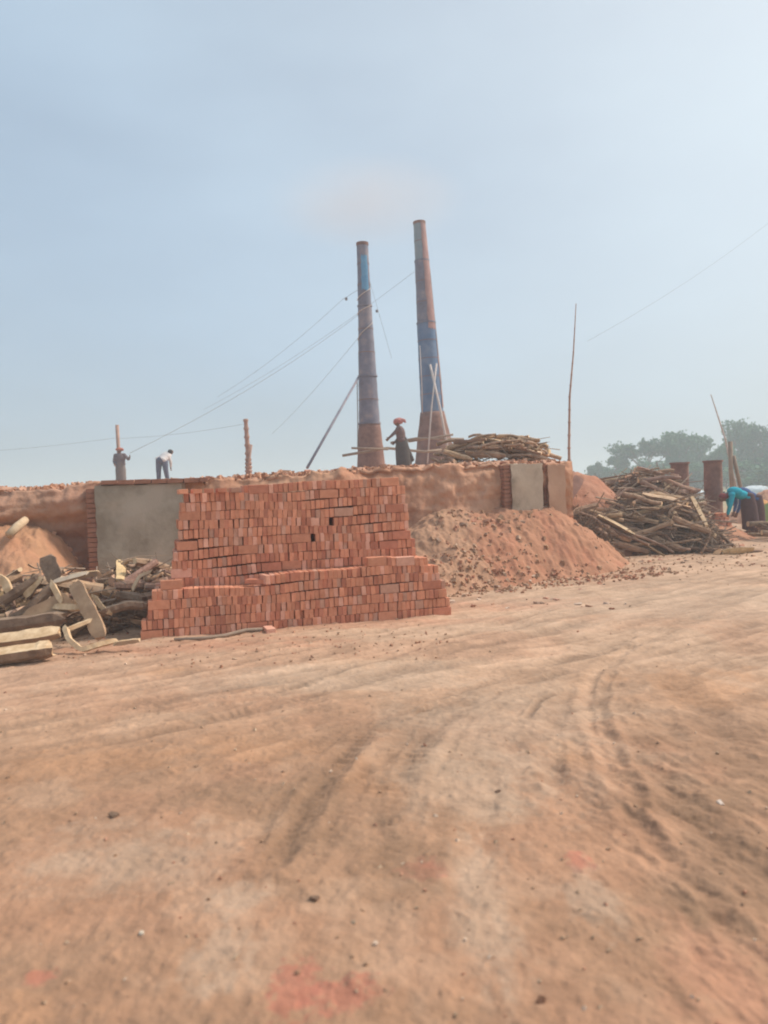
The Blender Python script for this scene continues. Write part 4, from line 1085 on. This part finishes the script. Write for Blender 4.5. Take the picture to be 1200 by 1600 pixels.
def skirt(J, rb, sq=1, flare=(0, 0, 0), bottom=.10):
    V = lambda a: Vector(J[a]); pv = V('pelvis'); an = (V('anL') + V('anR')) / 2; p_ = []
    for i in range(30):
        f = i / 29; c = (pv + Vector((0, 0, .08))).lerp(Vector((an.x, an.y, bottom)), f) + Vector(flare) * f * f
        r_ = .165 + .04 * min(1, 3 * f) + (rb - .205) * f; w_ = 0
        p_.append(('e', c, (r_ + w_, (r_ + w_) * max(sq, .98), .07)))
    for i in range(7):
        a = i * .9; r_ = rb * .95
        p_.append(('c', pv + Vector((math.cos(a) * .15, math.sin(a) * .13, 0)), Vector((an.x + math.cos(a) * r_, an.y + math.sin(a) * r_ * sq, bottom)) + Vector(flare), .02, .03))
    return p_
# P1 far left, facing the yard, elbow out to the right
def dz(px, py, Y): q = P(px, py, Y); return q
f1 = P(189, 752, 35.5); f1.z = sz(f1.x, 35.5) - .01
J = dict(head=(0, -.02, 1.52), neck=(0, 0, 1.38), chest=(0, .01, 1.18), pelvis=(0, .02, .90), shL=(.17, 0, 1.33), shR=(-.17, 0, 1.33),
         elL=(.34, -.05, 1.12), wrL=(.42, -.16, 1.20), elR=(-.24, .02, 1.06), wrR=(-.16, -.16, .92), hipL=(.09, .02, .86), hipR=(-.09, .02, .86),
         knL=(.10, 0, .47), knR=(-.10, -.02, .47), anL=(.11, .03, .08), anR=(-.11, .03, .08), thL=(0, 0, 1), thR=(0, -1, .3))
p1_ = person(f1, 'worker in grey clothes and orange headwrap standing on the kiln before a pole', J, (0.1, -1, -.1), [
    ('shirt', torso_cloth(J, 1.18) + sleeve(J, 'L') + sleeve(J, 'R'), M['grey']), ('lungi', skirt(J, .19, .8), M['taupe']),
    ('headwrap', [('e', Vector(J['head']) + Vector((0, .01, .06)), (.13, .135, .075)), ('c', (-.1, -.04, 1.57), (.1, -.04, 1.59), .05, .05), ('e', (.09, .05, 1.56), (.06, .06, .06))], M['orange'])])
p1_[0].scale = (1.2, 1.15, 1.05)
# P2 white shirt, bent over, seen from behind
f2 = P(255, 747, 34.5); f2.z = sz(f2.x, 34.5) - .01
J = dict(head=(.26, .22, 1.20), neck=(.17, .22, 1.10), chest=(.06, .17, 1.02), pelvis=(-.03, 0, .86), shL=(.21, .10, 1.04), shR=(-.06, .30, 1.06),
         elL=(.27, .12, .80), wrL=(.24, .22, .58), elR=(-.27, .18, .96), wrR=(-.20, .12, .82), hipL=(.08, .0, .84), hipR=(-.13, .0, .84),
         knL=(.12, -.03, .46), knR=(-.15, -.03, .46), anL=(.15, .02, .08), anR=(-.17, .02, .08), thL=(0, 1, 0), thR=(0, 1, 0), toeL=(0, 1, 0), toeR=(0, 1, 0))
p2_ = person(f2, 'worker in white shirt and slate trousers bending over on the kiln, seen from behind', J, (.5, .8, -.4), [
    ('shirt', torso_cloth(J, 1.3) + sleeve(J, 'L') + sleeve(J, 'R'), M['white']),
    ('trousers', [('e', (-.03, 0, .86), (.215, .17, .17)), ('c', J['hipL'], J['knL'], .125, .095), ('c', J['knL'], (.15, .02, .12), .095, .078), ('c', J['hipR'], J['knR'], .125, .095), ('c', J['knR'], (-.17, .02, .12), .095, .078)], M['slate']),
    ('hair', [('e', Vector(J['head']) + Vector((-.01, -.02, .02)), (.095, .10, .10))], M['hair'])])
p2_[0].scale = (1.2, 1.2, 1.1)
# P3 between the chimneys
f3 = P(627, 726, 26.5); f3.z = sz(f3.x, 26.5) - .01
J = dict(head=(-.08, 0, 1.54), neck=(-.05, 0, 1.40), chest=(0, 0, 1.20), pelvis=(.04, 0, .92), shL=(-.03, -.16, 1.34), shR=(.0, .16, 1.34),
         elL=(-.20, -.17, 1.16), wrL=(-.33, -.14, 1.04), elR=(-.02, .20, 1.06), wrR=(-.15, .16, .92), hipL=(.04, -.09, .88), hipR=(.04, .09, .88),
         knL=(-.02, -.10, .48), knR=(.10, .10, .48), anL=(-.02, -.10, .08), anR=(.12, .10, .08), thL=(0, 0, 1), thR=(0, 0, 1), toeL=(-1, 0, 0), toeR=(-1, 0, 0))
p3_ = person(f3, 'worker in long dark lungi and pink headwrap standing between the two chimneys', J, (-1, -.1, -.1), [
    ('shirt', torso_cloth(J, 1.18) + sleeve(J, 'L') + sleeve(J, 'R'), M['mauve']),
    ('lungi', skirt(J, .24, .9, (.03, 0, 0)) + [('c', (.14, 0, .90), (.34, .02, .28), .05, .07), ('c', (.10, 0, .8), (.26, .02, .2), .08, .08)], M['lungi']),
    ('headwrap', [('e', (-.07, 0, 1.60), (.125, .12, .085)), ('c', (-.02, 0, 1.63), (.13, 0, 1.60), .075, .055), ('c', (-.12, 0, 1.56), (.02, 0, 1.56), .09, .085), ('c', (.13, 0, 1.60), (.17, 0, 1.54), .045, .03)], M['pinkwrap'])], voxel=.009)
p3_[0].scale = (1.12, 1.1, 1.03)
# P4 teal shirt bending to the left
f4 = G(1166, 838); f4.z = sz(f4.x, f4.y) - .005
s4 = 1.0
J = dict(head=(-.62, .0, .98), neck=(-.50, 0, 1.06), chest=(-.28, 0, 1.14), pelvis=(.06, 0, .96), shL=(-.42, -.17, 1.06), shR=(-.42, .17, 1.06),
         elL=(-.50, -.20, .78), wrL=(-.56, -.16, .53), elR=(-.36, .18, .76), wrR=(-.46, .10, .55), hipL=(.06, -.10, .90), hipR=(.06, .10, .90),
         knL=(.0, -.11, .50), knR=(.06, .11, .50), anL=(.02, -.12, .08), anR=(.22, .12, .08), hdL=(-.15, 0, -1), hdR=(-.3, 0, -1), thL=(-1, 0, 0), thR=(-1, 0, 0), toeL=(-1, 0, 0), toeR=(-1, 0, 0))
person(f4, 'worker in bright teal shirt and dark brown skirt bending over a small brick pile', J, (-.6, 0, -.8), [
    ('shirt', torso_cloth(J, 1.02) + sleeve(J, 'L') + sleeve(J, 'R', False), M['teal']),
    ('skirt', skirt(J, .22, .95, (.03, 0, 0), .14) + [('c', (.1, 0, .9), (.2, 0, .25), .16, .14)], M['maroon']),
    ('headwrap', [('e', (-.60, 0, 1.03), (.12, .115, .085)), ('e', (-.53, 0, 1.03), (.08, .09, .08))], M['darkred'])], voxel=.009)
# P5 blue shirt behind
f5 = P(1178, 832, 21.8); f5.z = sz(f5.x, f5.y) - .005
J = dict(head=(-.62, 0, 1.12), neck=(-.50, 0, 1.16), chest=(-.26, 0, 1.19), pelvis=(.08, 0, .98), shL=(-.42, -.17, 1.13), shR=(-.42, .17, 1.13),
         elL=(-.46, -.20, .86), wrL=(-.54, -.16, .62), elR=(-.40, .2, .86), wrR=(-.50, .12, .64), hipL=(.08, -.10, .92), hipR=(.08, .10, .92),
         knL=(.08, -.11, .50), knR=(.08, .11, .50), anL=(.10, -.12, .08), anR=(.14, .12, .08), thL=(-1, 0, 0), thR=(-1, 0, 0), toeL=(-1, 0, 0), toeR=(-1, 0, 0))
person(f5, 'worker in dark blue shirt bending behind the teal shirted one', J, (-.6, 0, -.8), [
    ('shirt', torso_cloth(J, 1.04) + sleeve(J, 'L') + sleeve(J, 'R'), M['blue']),
    ('lungi', skirt(J, .22, .95, (0, 0, 0), .14), M['maroon']), ('hair', [('e', (-.61, 0, 1.16), (.10, .10, .09))], M['hair'])])

# ------------------------------------------------------------------ small brick pile the workers bend over
random.seed(11)
bpil = G(1133, 842)
k = 0
for lv in range(6):
    for i in range(4 - lv // 2):
        for j in range(2):
            o = bpy.data.objects.new('brick', random.choice(BMS)); COL.objects.link(o)
            x = bpil.x - .10 + (i - (3 - lv // 2) / 2) * .13 + random.uniform(-.02, .02); y = bpil.y + .05 + j * .25 + random.uniform(-.01, .01)
            g_ = sz(bpil.x, bpil.y)
            rot = Matrix.Rotation(random.uniform(-.15, .15), 3, 'Z') @ Matrix.Rotation(R(90), 3, 'Y')
            o.rotation_euler = rot.to_euler(); o.location = Vector((x, y, g_ + .0275 + lv * .0565)) - rot @ Vector((0, 0, BH / 2))
            o.color = (*TONES[tone()], 1); tag(o, 'red brick in the small pile under the hands of the teal shirted worker', 'brick', 'bricks of the small pile at the right')
            k += 1
def sackmesh(name, loc, r3, m, label, cat, seed):
    bm = bmesh.new(); bmesh.ops.create_icosphere(bm, subdivisions=4, radius=1)
    for v in bm.verts:
        n_ = .85 + .4 * float(fbm(v.co.x * 2 + seed, v.co.y * 2 + v.co.z * 1.7, seed))
        v.co = Vector((v.co.x * r3[0] * n_, v.co.y * r3[1] * n_, max(v.co.z, -.55) * r3[2] * n_))
    me = bpy.data.meshes.new(name); bm.to_mesh(me); bm.free(); me.materials.append(m)
    for p_ in me.polygons: p_.use_smooth = True
    o = bpy.data.objects.new(name, me); COL.objects.link(o); o.location = loc; return tag(o, label, cat)
q = P(1192, 786, 24.5); sackmesh('sack', (q.x, q.y, sz(q.x, q.y) + .25), (.30, .25, .55), M['sack'], 'orange cloth bundle at the right edge behind the workers', 'sack', 3)
q = P(1200, 784, 24); sackmesh('sack', (q.x, q.y, sz(q.x, q.y) + .22), (.20, .2, .50), M['green'], 'yellow green bundle at the far right edge', 'sack', 5)
q = P(1178, 752, 60); sackmesh('plastic_sheet', (q.x, q.y, sz(q.x, q.y) + .3), (1.3, .7, .6), M['sheet'], 'white plastic sheet heap in the field beyond the workers', 'plastic sheet', 9)
q = P(1085, 750, 60); sackmesh('plastic_sheet', (q.x, q.y, sz(q.x, q.y) + .2), (1.2, .7, .5), M['sheet'], 'white plastic heap in the field between the steel pipes', 'plastic sheet', 12)
def tgt_r(x, y): return gauss2(9.9, 19.6, .9, .7, .8)(x, y)
pile(9.5, 10.9, 19.2, 20.3, tgt_r, 12, {'log': .6, 'branch': .4}, {'log': 'grey log in the low heap behind the workers at the right edge', 'branch': 'branch in the low heap behind the workers at the right edge', 'split': ''}, 'logs behind the workers at the right edge', yaw=(0, .3), lens=(.6, 1.1), sunk=.5, seed=15)

# ------------------------------------------------------------------ rubble
random.seed(21)
def frag_mesh(seed):
    rnd = random.Random(seed); bm = bmesh.new(); bmesh.ops.create_cube(bm, size=1)
    bmesh.ops.subdivide_edges(bm, edges=bm.edges[:], cuts=1)
    for v in bm.verts:
        v.co = Vector((v.co.x * rnd.uniform(.8, 1.1), v.co.y * rnd.uniform(.7, 1.1), v.co.z * rnd.uniform(.6, 1.0))) * (.9 if rnd.random() > .3 else .65)
    me = bpy.data.meshes.new('brick_fragment'); bm.to_mesh(me); bm.free(); me.materials.append(M['brick']); return me
FM = [frag_mesh(i) for i in range(8)]
def frags(n, fn, s, label, grp, cols):
    for _ in range(n):
        x, y = fn(); o = bpy.data.objects.new('brick_fragment', random.choice(FM)); COL.objects.link(o)
        k = random.uniform(*s); o.scale = (k, k * random.uniform(.5, .9), k * random.uniform(.3, .6))
        o.location = (x, y, sz(x, y) + k * .02); o.rotation_euler = (random.uniform(-.4, .4), random.uniform(-.4, .4), random.uniform(0, 6.3))
        c = random.choice(cols); o.color = (*c, 1); tag(o, label, 'brick fragment', grp)
def rp(x0, x1, y0, y1, Yg=None):
    def f():
        q_ = G(random.uniform(x0, x1), random.uniform(y0, y1)); return q_.x, q_.y
    return f
CB = [(.50, .24, .16), (.52, .30, .22), (.42, .23, .15), (.55, .42, .33), (.38, .26, .19)]
def slope():
    a = random.random(); x = 1.0 + 3.0 * a; return x, 12.3 + .4 * x + random.uniform(-.5, 1.1) 
frags(24, slope, (.04, .13), 'broken brick lump on the red soil heap right of the brick stack', 'brick lumps on the red soil heap', CB)
frags(45, rp(690, 960, 905, 950), (.04, .12), 'broken brick lump on the ground below the red soil heap', 'brick lumps below the red soil heap', CB)
frags(26, rp(940, 1180, 850, 885), (.05, .14), 'brick or wood crumb on the ground before the right firewood', 'lumps before the right firewood', CB)
def deck():
    x = random.uniform(-7.5, 2.5); s = (x - K0.x) / KD.x; y = K0.y + s * KD.y + random.uniform(.0, .7); return x, y
frags(55, deck, (.05, .20), 'clod or brick lump on the top edge of the kiln', 'lumps on the kiln edge', [(.5, .27, .18), (.45, .22, .15)])
def single(px, py, k, c, label, nm='stone', cat='stone'):
    q_ = G(px, py); o = bpy.data.objects.new(nm, random.choice(FM)); COL.objects.link(o); o.scale = (k, k * .8, k * .45); o.location = (q_.x, q_.y, gz(q_.x, q_.y) + k * .12)
    o.rotation_euler = (.1, .2, random.uniform(0, 6)); o.color = (*c, 1); tag(o, label, cat)
single(178, 1280, .055, (.20, .13, .09), 'small dark clod alone on the dirt at the left middle', 'clod', 'clod')
single(845, 1568, .035, (.16, .08, .05), 'dark round clod at the bottom right of centre', 'clod', 'clod')
single(492, 1412, .045, (.2, .13, .09), 'dark clod in the lower centre of the dirt', 'clod', 'clod')
single(778, 1236, .03, (.16, .10, .07), 'tiny dark pebble on the pale centre of the yard', 'pebble', 'pebble')
single(222, 1462, .025, (.7, .62, .5), 'small white pebble in the lower left dirt', 'pebble', 'pebble')
single(1126, 1260, .04, (.62, .52, .45), 'pale stone at the right in the rutted dirt', 'stone', 'stone')
def crumbs(name, n, fn, s, label, cols):
    mb = MB(); cc = []
    for _ in range(n):
        x, y = fn(); k = random.uniform(*s) * random.uniform(.5, 1)
        rot = Euler((random.uniform(0, 3), random.uniform(0, 3), random.uniform(0, 3))).to_matrix()
        mb.box((x, y, 0), k * 1.5, k, k * .7, rot, jit=k * .22); cc += [random.choice(cols)] * 8
    v = np.array(mb.v); c_ = v.reshape(-1, 8, 3).mean(1); v[:, 2] += np.repeat(surf(c_[:, 0], c_[:, 1]), 8); mb.v = [tuple(q) for q in v]
    o = mb.build(name, M['brick_rest']); a = o.data.color_attributes.new('Col', 'FLOAT_COLOR', 'POINT')
    a.data.foreach_set('color', np.concatenate([np.array(cc), np.ones((len(cc), 1))], 1).ravel()); tag(o, label, 'rubble', kind='stuff')
GB = [(.44, .28, .18), (.40, .25, .16), (.49, .34, .24), (.45, .24, .16), (.36, .22, .14)]
def sl1():
    s_ = kfind(690) + random.triangular(-.3, 2.2, .3); d = random.uniform(.2, 2.3); return K0.x + KD.x * s_ - KN.x * d, K0.y + KD.y * s_ - KN.y * d
crumbs('rubble', 300, sl1, (.015, .075), 'grey brown rubble covering the left side of the red soil heap', GB)
def sl2():
    s_ = random.uniform(kfind(690) - .5, kfind(838) + 2.3); d = random.uniform(1.3, 2.6); return K0.x + KD.x * s_ - KN.x * d, K0.y + KD.y * s_ - KN.y * d
crumbs('rubble', 700, sl2, (.012, .06), 'small crumbs scattered along the foot of the red soil heap', GB + RED)
def dk():
    s_ = random.uniform(-4.2, KLEN); t = random.uniform(-.08, .8); return K0.x + KD.x * s_ + KN.x * t, K0.y + KD.y * s_ + KN.y * t
crumbs('rubble', 1100, dk, (.02, .09), 'crumbled earth lying along the top edge of the kiln', [(.52, .29, .19), (.47, .25, .16), (.42, .22, .14), (.56, .34, .24)])
def sl3():
    q_ = G(random.uniform(900, 1200), random.triangular(846, 905, 862)); return q_.x, q_.y
crumbs('wood_chips', 420, sl3, (.010, .045), 'wood chips and crumbs before the right hand firewood', GB)
def sl4():
    q_ = G(random.uniform(-30, 700), random.triangular(960, 1050, 1000)); return q_.x, q_.y
crumbs('wood_chips', 350, sl4, (.008, .03), 'chips and brick dust along the foot of the brick stack and left heap', GB + RED)
mbp = MB(); pc = []
for _ in range(300):
    px_, py_ = random.uniform(-60, 1260), 900 + 720 * random.random()**1.3
    q_ = G(px_, py_); k = random.uniform(.003, .011) * (1 + q_.y * .12)
    z_ = 0; mbp.v
    rot = Euler((random.uniform(0, 3), random.uniform(0, 3), random.uniform(0, 3))).to_matrix()
    mbp.box((q_.x, q_.y, 0), k * 1.4, k, k * .8, rot, jit=k * .2)
    c = random.choice([(.6, .45, .34), (.5, .36, .25), (.40, .26, .17), (.45, .24, .16), (.40, .28, .19), (.36, .23, .15)]); pc += [c] * 8
va = np.array(mbp.v); cen = va.reshape(-1, 8, 3).mean(1); hz_ = ground(cen[:, 0], cen[:, 1]); va[:, 2] += np.repeat(hz_, 8)
mbp.v = [tuple(v) for v in va]
po = mbp.build('gravel', M['brick_rest']); at_ = po.data.color_attributes.new('Col', 'FLOAT_COLOR', 'POINT')
at_.data.foreach_set('color', np.concatenate([np.array(pc), np.ones((len(pc), 1))], 1).ravel()); tag(po, 'scattered fine crumbs of soil and brick on the dirt yard', 'gravel', kind='stuff')

# ------------------------------------------------------------------ trees
def tree_meshes(seed, H, W, style, lm):
    rnd = random.Random(seed); tr = MB(); lv = MB()
    th_ = H * (.45 if style != 'clump' else .25)
    tr.tube([(0, 0, -.3), (rnd.uniform(-.1, .1), 0, th_ * .5), (rnd.uniform(-.3, .3), rnd.uniform(-.2, .2), th_)], [H * .028, H * .022, H * .016], 8)
    blobs = []
    nb = {'round': 15, 'flat': 13, 'clump': 18, 'tall': 16}[style]
    for i in range(nb):
        a = rnd.uniform(0, 6.28); q_ = rnd.random()**.5
        if style == 'flat': c = Vector((math.cos(a) * q_ * W * .5, math.sin(a) * q_ * W * .4, H * rnd.uniform(.72, .93))); r_ = (W * .17, W * .16, H * .09)
        elif style == 'clump': c = Vector((math.cos(a) * q_ * W * .46, math.sin(a) * q_ * W * .4, H * rnd.uniform(.15, .9) * (1 - .35 * q_))); r_ = (W * .17, W * .17, H * .14)
        elif style == 'tall': c = Vector((math.cos(a) * q_ * W * .34, math.sin(a) * q_ * W * .34, H * rnd.uniform(.3, .95))); r_ = (W * .19, W * .19, H * .12)
        else: c = Vector((math.cos(a) * q_ * W * .40, math.sin(a) * q_ * W * .36, H * rnd.uniform(.38, .86))); r_ = (W * .2, W * .2, H * .13)
        k = rnd.uniform(.65, 1.25); blobs.append((c, tuple(x * k for x in r_)))
        st = Vector((0, 0, th_ * rnd.uniform(.6, 1)))
        tr.tube([st, st.lerp(c, .5) + Vector((0, 0, .2)), c], [H * .010, H * .007, H * .003], 5)
    for c, r_ in blobs:
        for _ in range(230):
            d = Vector((rnd.gauss(0, 1), rnd.gauss(0, 1), rnd.gauss(0, 1))).normalized() * rnd.random()**.4
            p_ = c + Vector((d.x * r_[0], d.y * r_[1], d.z * r_[2]))
            if rnd.random() < .12: p_ += d * .5
            s_ = rnd.uniform(.10, .26) * (H / 9)
            rot = Euler((rnd.uniform(0, 3.1), rnd.uniform(0, 3.1), rnd.uniform(0, 3.1))).to_matrix()
            lv.add([p_ + rot @ Vector(v) * s_ for v in ((-1, -.5, 0), (1, -.5, .1), (.8, .6, 0), (-.7, .7, -.1))], [(0, 1, 2, 3)])
    def me(mb, nm, m):
        x = bpy.data.meshes.new(nm); x.from_pydata(mb.v, [], mb.f); x.materials.append(m); return x
    return me(tr, 'trunk', M['trunk']), me(lv, 'crown', lm)
TV_ = {}
def tree(px, ytop, wpx__, Y, style, lm, label, variant):
    q_ = P(px, ytop, Y); H = q_.z - gz(q_.x, Y); W = wpx__ / 1200 * Y
    key = (style, variant)
    if key not in TV_: TV_[key] = (tree_meshes(variant * 7 + 1, 9, 6 if style != 'flat' else 9, style, M[lm]), 6 if style != 'flat' else 9)
    (tm, lmh), W0 = TV_[key]
    e = empty('tree', (q_.x, Y, gz(q_.x, Y)), label, 'tree', 'hazy trees on the right horizon'); e.scale = (W / W0, W / W0, H / 9); e.rotation_euler.z = random.uniform(0, 6)
    for nm, me_ in (('trunk', tm), ('crown', lmh)):
        o = bpy.data.objects.new(nm, me_); COL.objects.link(o); o.parent = e
TL = [(936, 712, 42, 135, 'clump', 'leaf_a', 'small dark tree at the left tip of the tree line', 1),
      (966, 709, 44, 130, 'round', 'leaf_b', 'low round tree second from the left tip of the tree line', 2),
      (1008, 689, 100, 128, 'flat', 'leaf_a', 'flat topped spreading tree in the left part of the tree line', 3),
      (995, 710, 60, 120, 'clump', 'leaf_b', 'bushy growth under the flat topped tree', 4),
      (1047, 682, 26, 118, 'tall', 'leaf_a', 'small slender dark tree right of the flat topped one', 5),
      (1062, 676, 60, 125, 'tall', 'leaf_b', 'rounded light tree left of the tallest middle tree', 6),
      (1086, 664, 66, 130, 'clump', 'leaf_b', 'tallest feathery tree in the middle of the tree line', 7),
      (1112, 692, 60, 120, 'clump', 'leaf_b', 'lower tree between the steel pipe and the leaning pole', 8),
      (1134, 690, 40, 112, 'round', 'leaf_a', 'compact dark tree behind the leaning pole', 2),
      (1158, 658, 56, 124, 'tall', 'leaf_b', 'tall light tree just right of the leaning pole', 6),
      (1186, 664, 62, 120, 'round', 'leaf_a', 'dark round crowned tree near the right edge', 9),
      (1204, 690, 70, 108, 'clump', 'leaf_a', 'dense low dark tree at the right edge', 1),
      (1150, 715, 90, 105, 'clump', 'leaf_a', 'dark hedge like tree low behind the pale post', 4),
      (1060, 718, 100, 110, 'clump', 'leaf_a', 'dark low tree mass behind the half hidden pipe', 7),
      (945, 724, 110, 142, 'clump', 'leaf_a', 'long low shrubbery at the left foot of the tree line', 12), (1020, 714, 120, 138, 'clump', 'leaf_b', 'low leafy shrubs under the flat topped tree', 13),
      (1100, 700, 120, 140, 'clump', 'leaf_a', 'deep green undergrowth behind the middle trees', 14), (1175, 690, 130, 138, 'clump', 'leaf_b', 'deep green undergrowth behind the right hand trees', 15), (1205, 712, 120, 100, 'clump', 'leaf_b', 'low bushes in front of the dark tree at the right edge', 13),
      (1250, 655, 80, 120, 'round', 'leaf_b', 'tree beyond the right edge', 2), (1300, 660, 90, 118, 'clump', 'leaf_a', 'bushy tree beyond the right edge', 1)]
for t_ in TL: tree(*t_)

# ------------------------------------------------------------------ air and smoke
def volbox(name, lo, hi, dens, colr, label, cat):
    mb = MB(); c = [(a + b) / 2 for a, b in zip(lo, hi)]; mb.box((0, 0, 0), hi[0] - lo[0], hi[1] - lo[1], hi[2] - lo[2])
    m = bpy.data.materials.new(name); m.use_nodes = True; n = m.node_tree.nodes; n.remove(n['Principled BSDF'])
    v = n.new('ShaderNodeVolumePrincipled'); v.inputs['Color'].default_value = (*colr, 1); v.inputs['Density'].default_value = dens; v.inputs['Anisotropy'].default_value = .2
    m.node_tree.links.new(v.outputs[0], n['Material Output'].inputs['Volume'])
    o = mb.build(name, m, loc=c); return tag(o, label, cat, kind='stuff')
volbox('haze', (-950, -950, -2), (950, 950, 20), .0035, (.82, .91, .98), 'pale blue grey haze over the whole yard', 'haze')

# faint smoke drifting left from the taller chimney
bm = bmesh.new(); bmesh.ops.create_icosphere(bm, subdivisions=4, radius=1)
c0 = P(572, 315, 34)
for v in bm.verts:
    k = .8 + .5 * float(fbm(v.co.x * 2 + 5, v.co.z * 2 + v.co.y, 12))
    v.co = Vector((v.co.x * 5.0 * k, v.co.y * 2.4 * k, v.co.z * 2.3 * k + .18 * v.co.x * v.co.x))
me = bpy.data.meshes.new('smoke'); bm.to_mesh(me); bm.free()
m = bpy.data.materials.new('smoke'); m.use_nodes = True; n = m.node_tree.nodes; L = m.node_tree.links; n.remove(n['Principled BSDF'])
v = n.new('ShaderNodeVolumePrincipled'); v.inputs['Color'].default_value = (.97, .90, .88, 1)
t_ = n.new('ShaderNodeTexNoise'); t_.inputs['Scale'].default_value = .45; t_.inputs['Detail'].default_value = 3
tc = n.new('ShaderNodeTexCoord'); L.new(tc.outputs['Object'], t_.inputs['Vector'])
# fades towards the outside of the plume
mp = n.new('ShaderNodeMapping'); mp.inputs['Scale'].default_value = (1 / 4.6, 1 / 2.2, 1 / 2.1); L.new(tc.outputs['Object'], mp.inputs[0])
ln = n.new('ShaderNodeVectorMath'); ln.operation = 'LENGTH'; L.new(mp.outputs[0], ln.inputs[0])
mr = n.new('ShaderNodeMapRange'); mr.inputs['From Min'].default_value = 1; mr.inputs['From Max'].default_value = .15; mr.inputs['To Min'].default_value = 0; mr.inputs['To Max'].default_value = .38
L.new(ln.outputs['Value'], mr.inputs['Value'])
pw = n.new('ShaderNodeMath'); pw.operation = 'MULTIPLY'; L.new(mr.outputs[0], pw.inputs[0]); L.new(t_.outputs['Fac'], pw.inputs[1]); L.new(pw.outputs[0], v.inputs['Density'])
L.new(v.outputs[0], n['Material Output'].inputs['Volume']); me.materials.append(m)
o = bpy.data.objects.new('smoke', me); COL.objects.link(o); o.location = c0
tag(o, 'faint pinkish smoke drifting left from the taller chimney', 'smoke', kind='stuff')
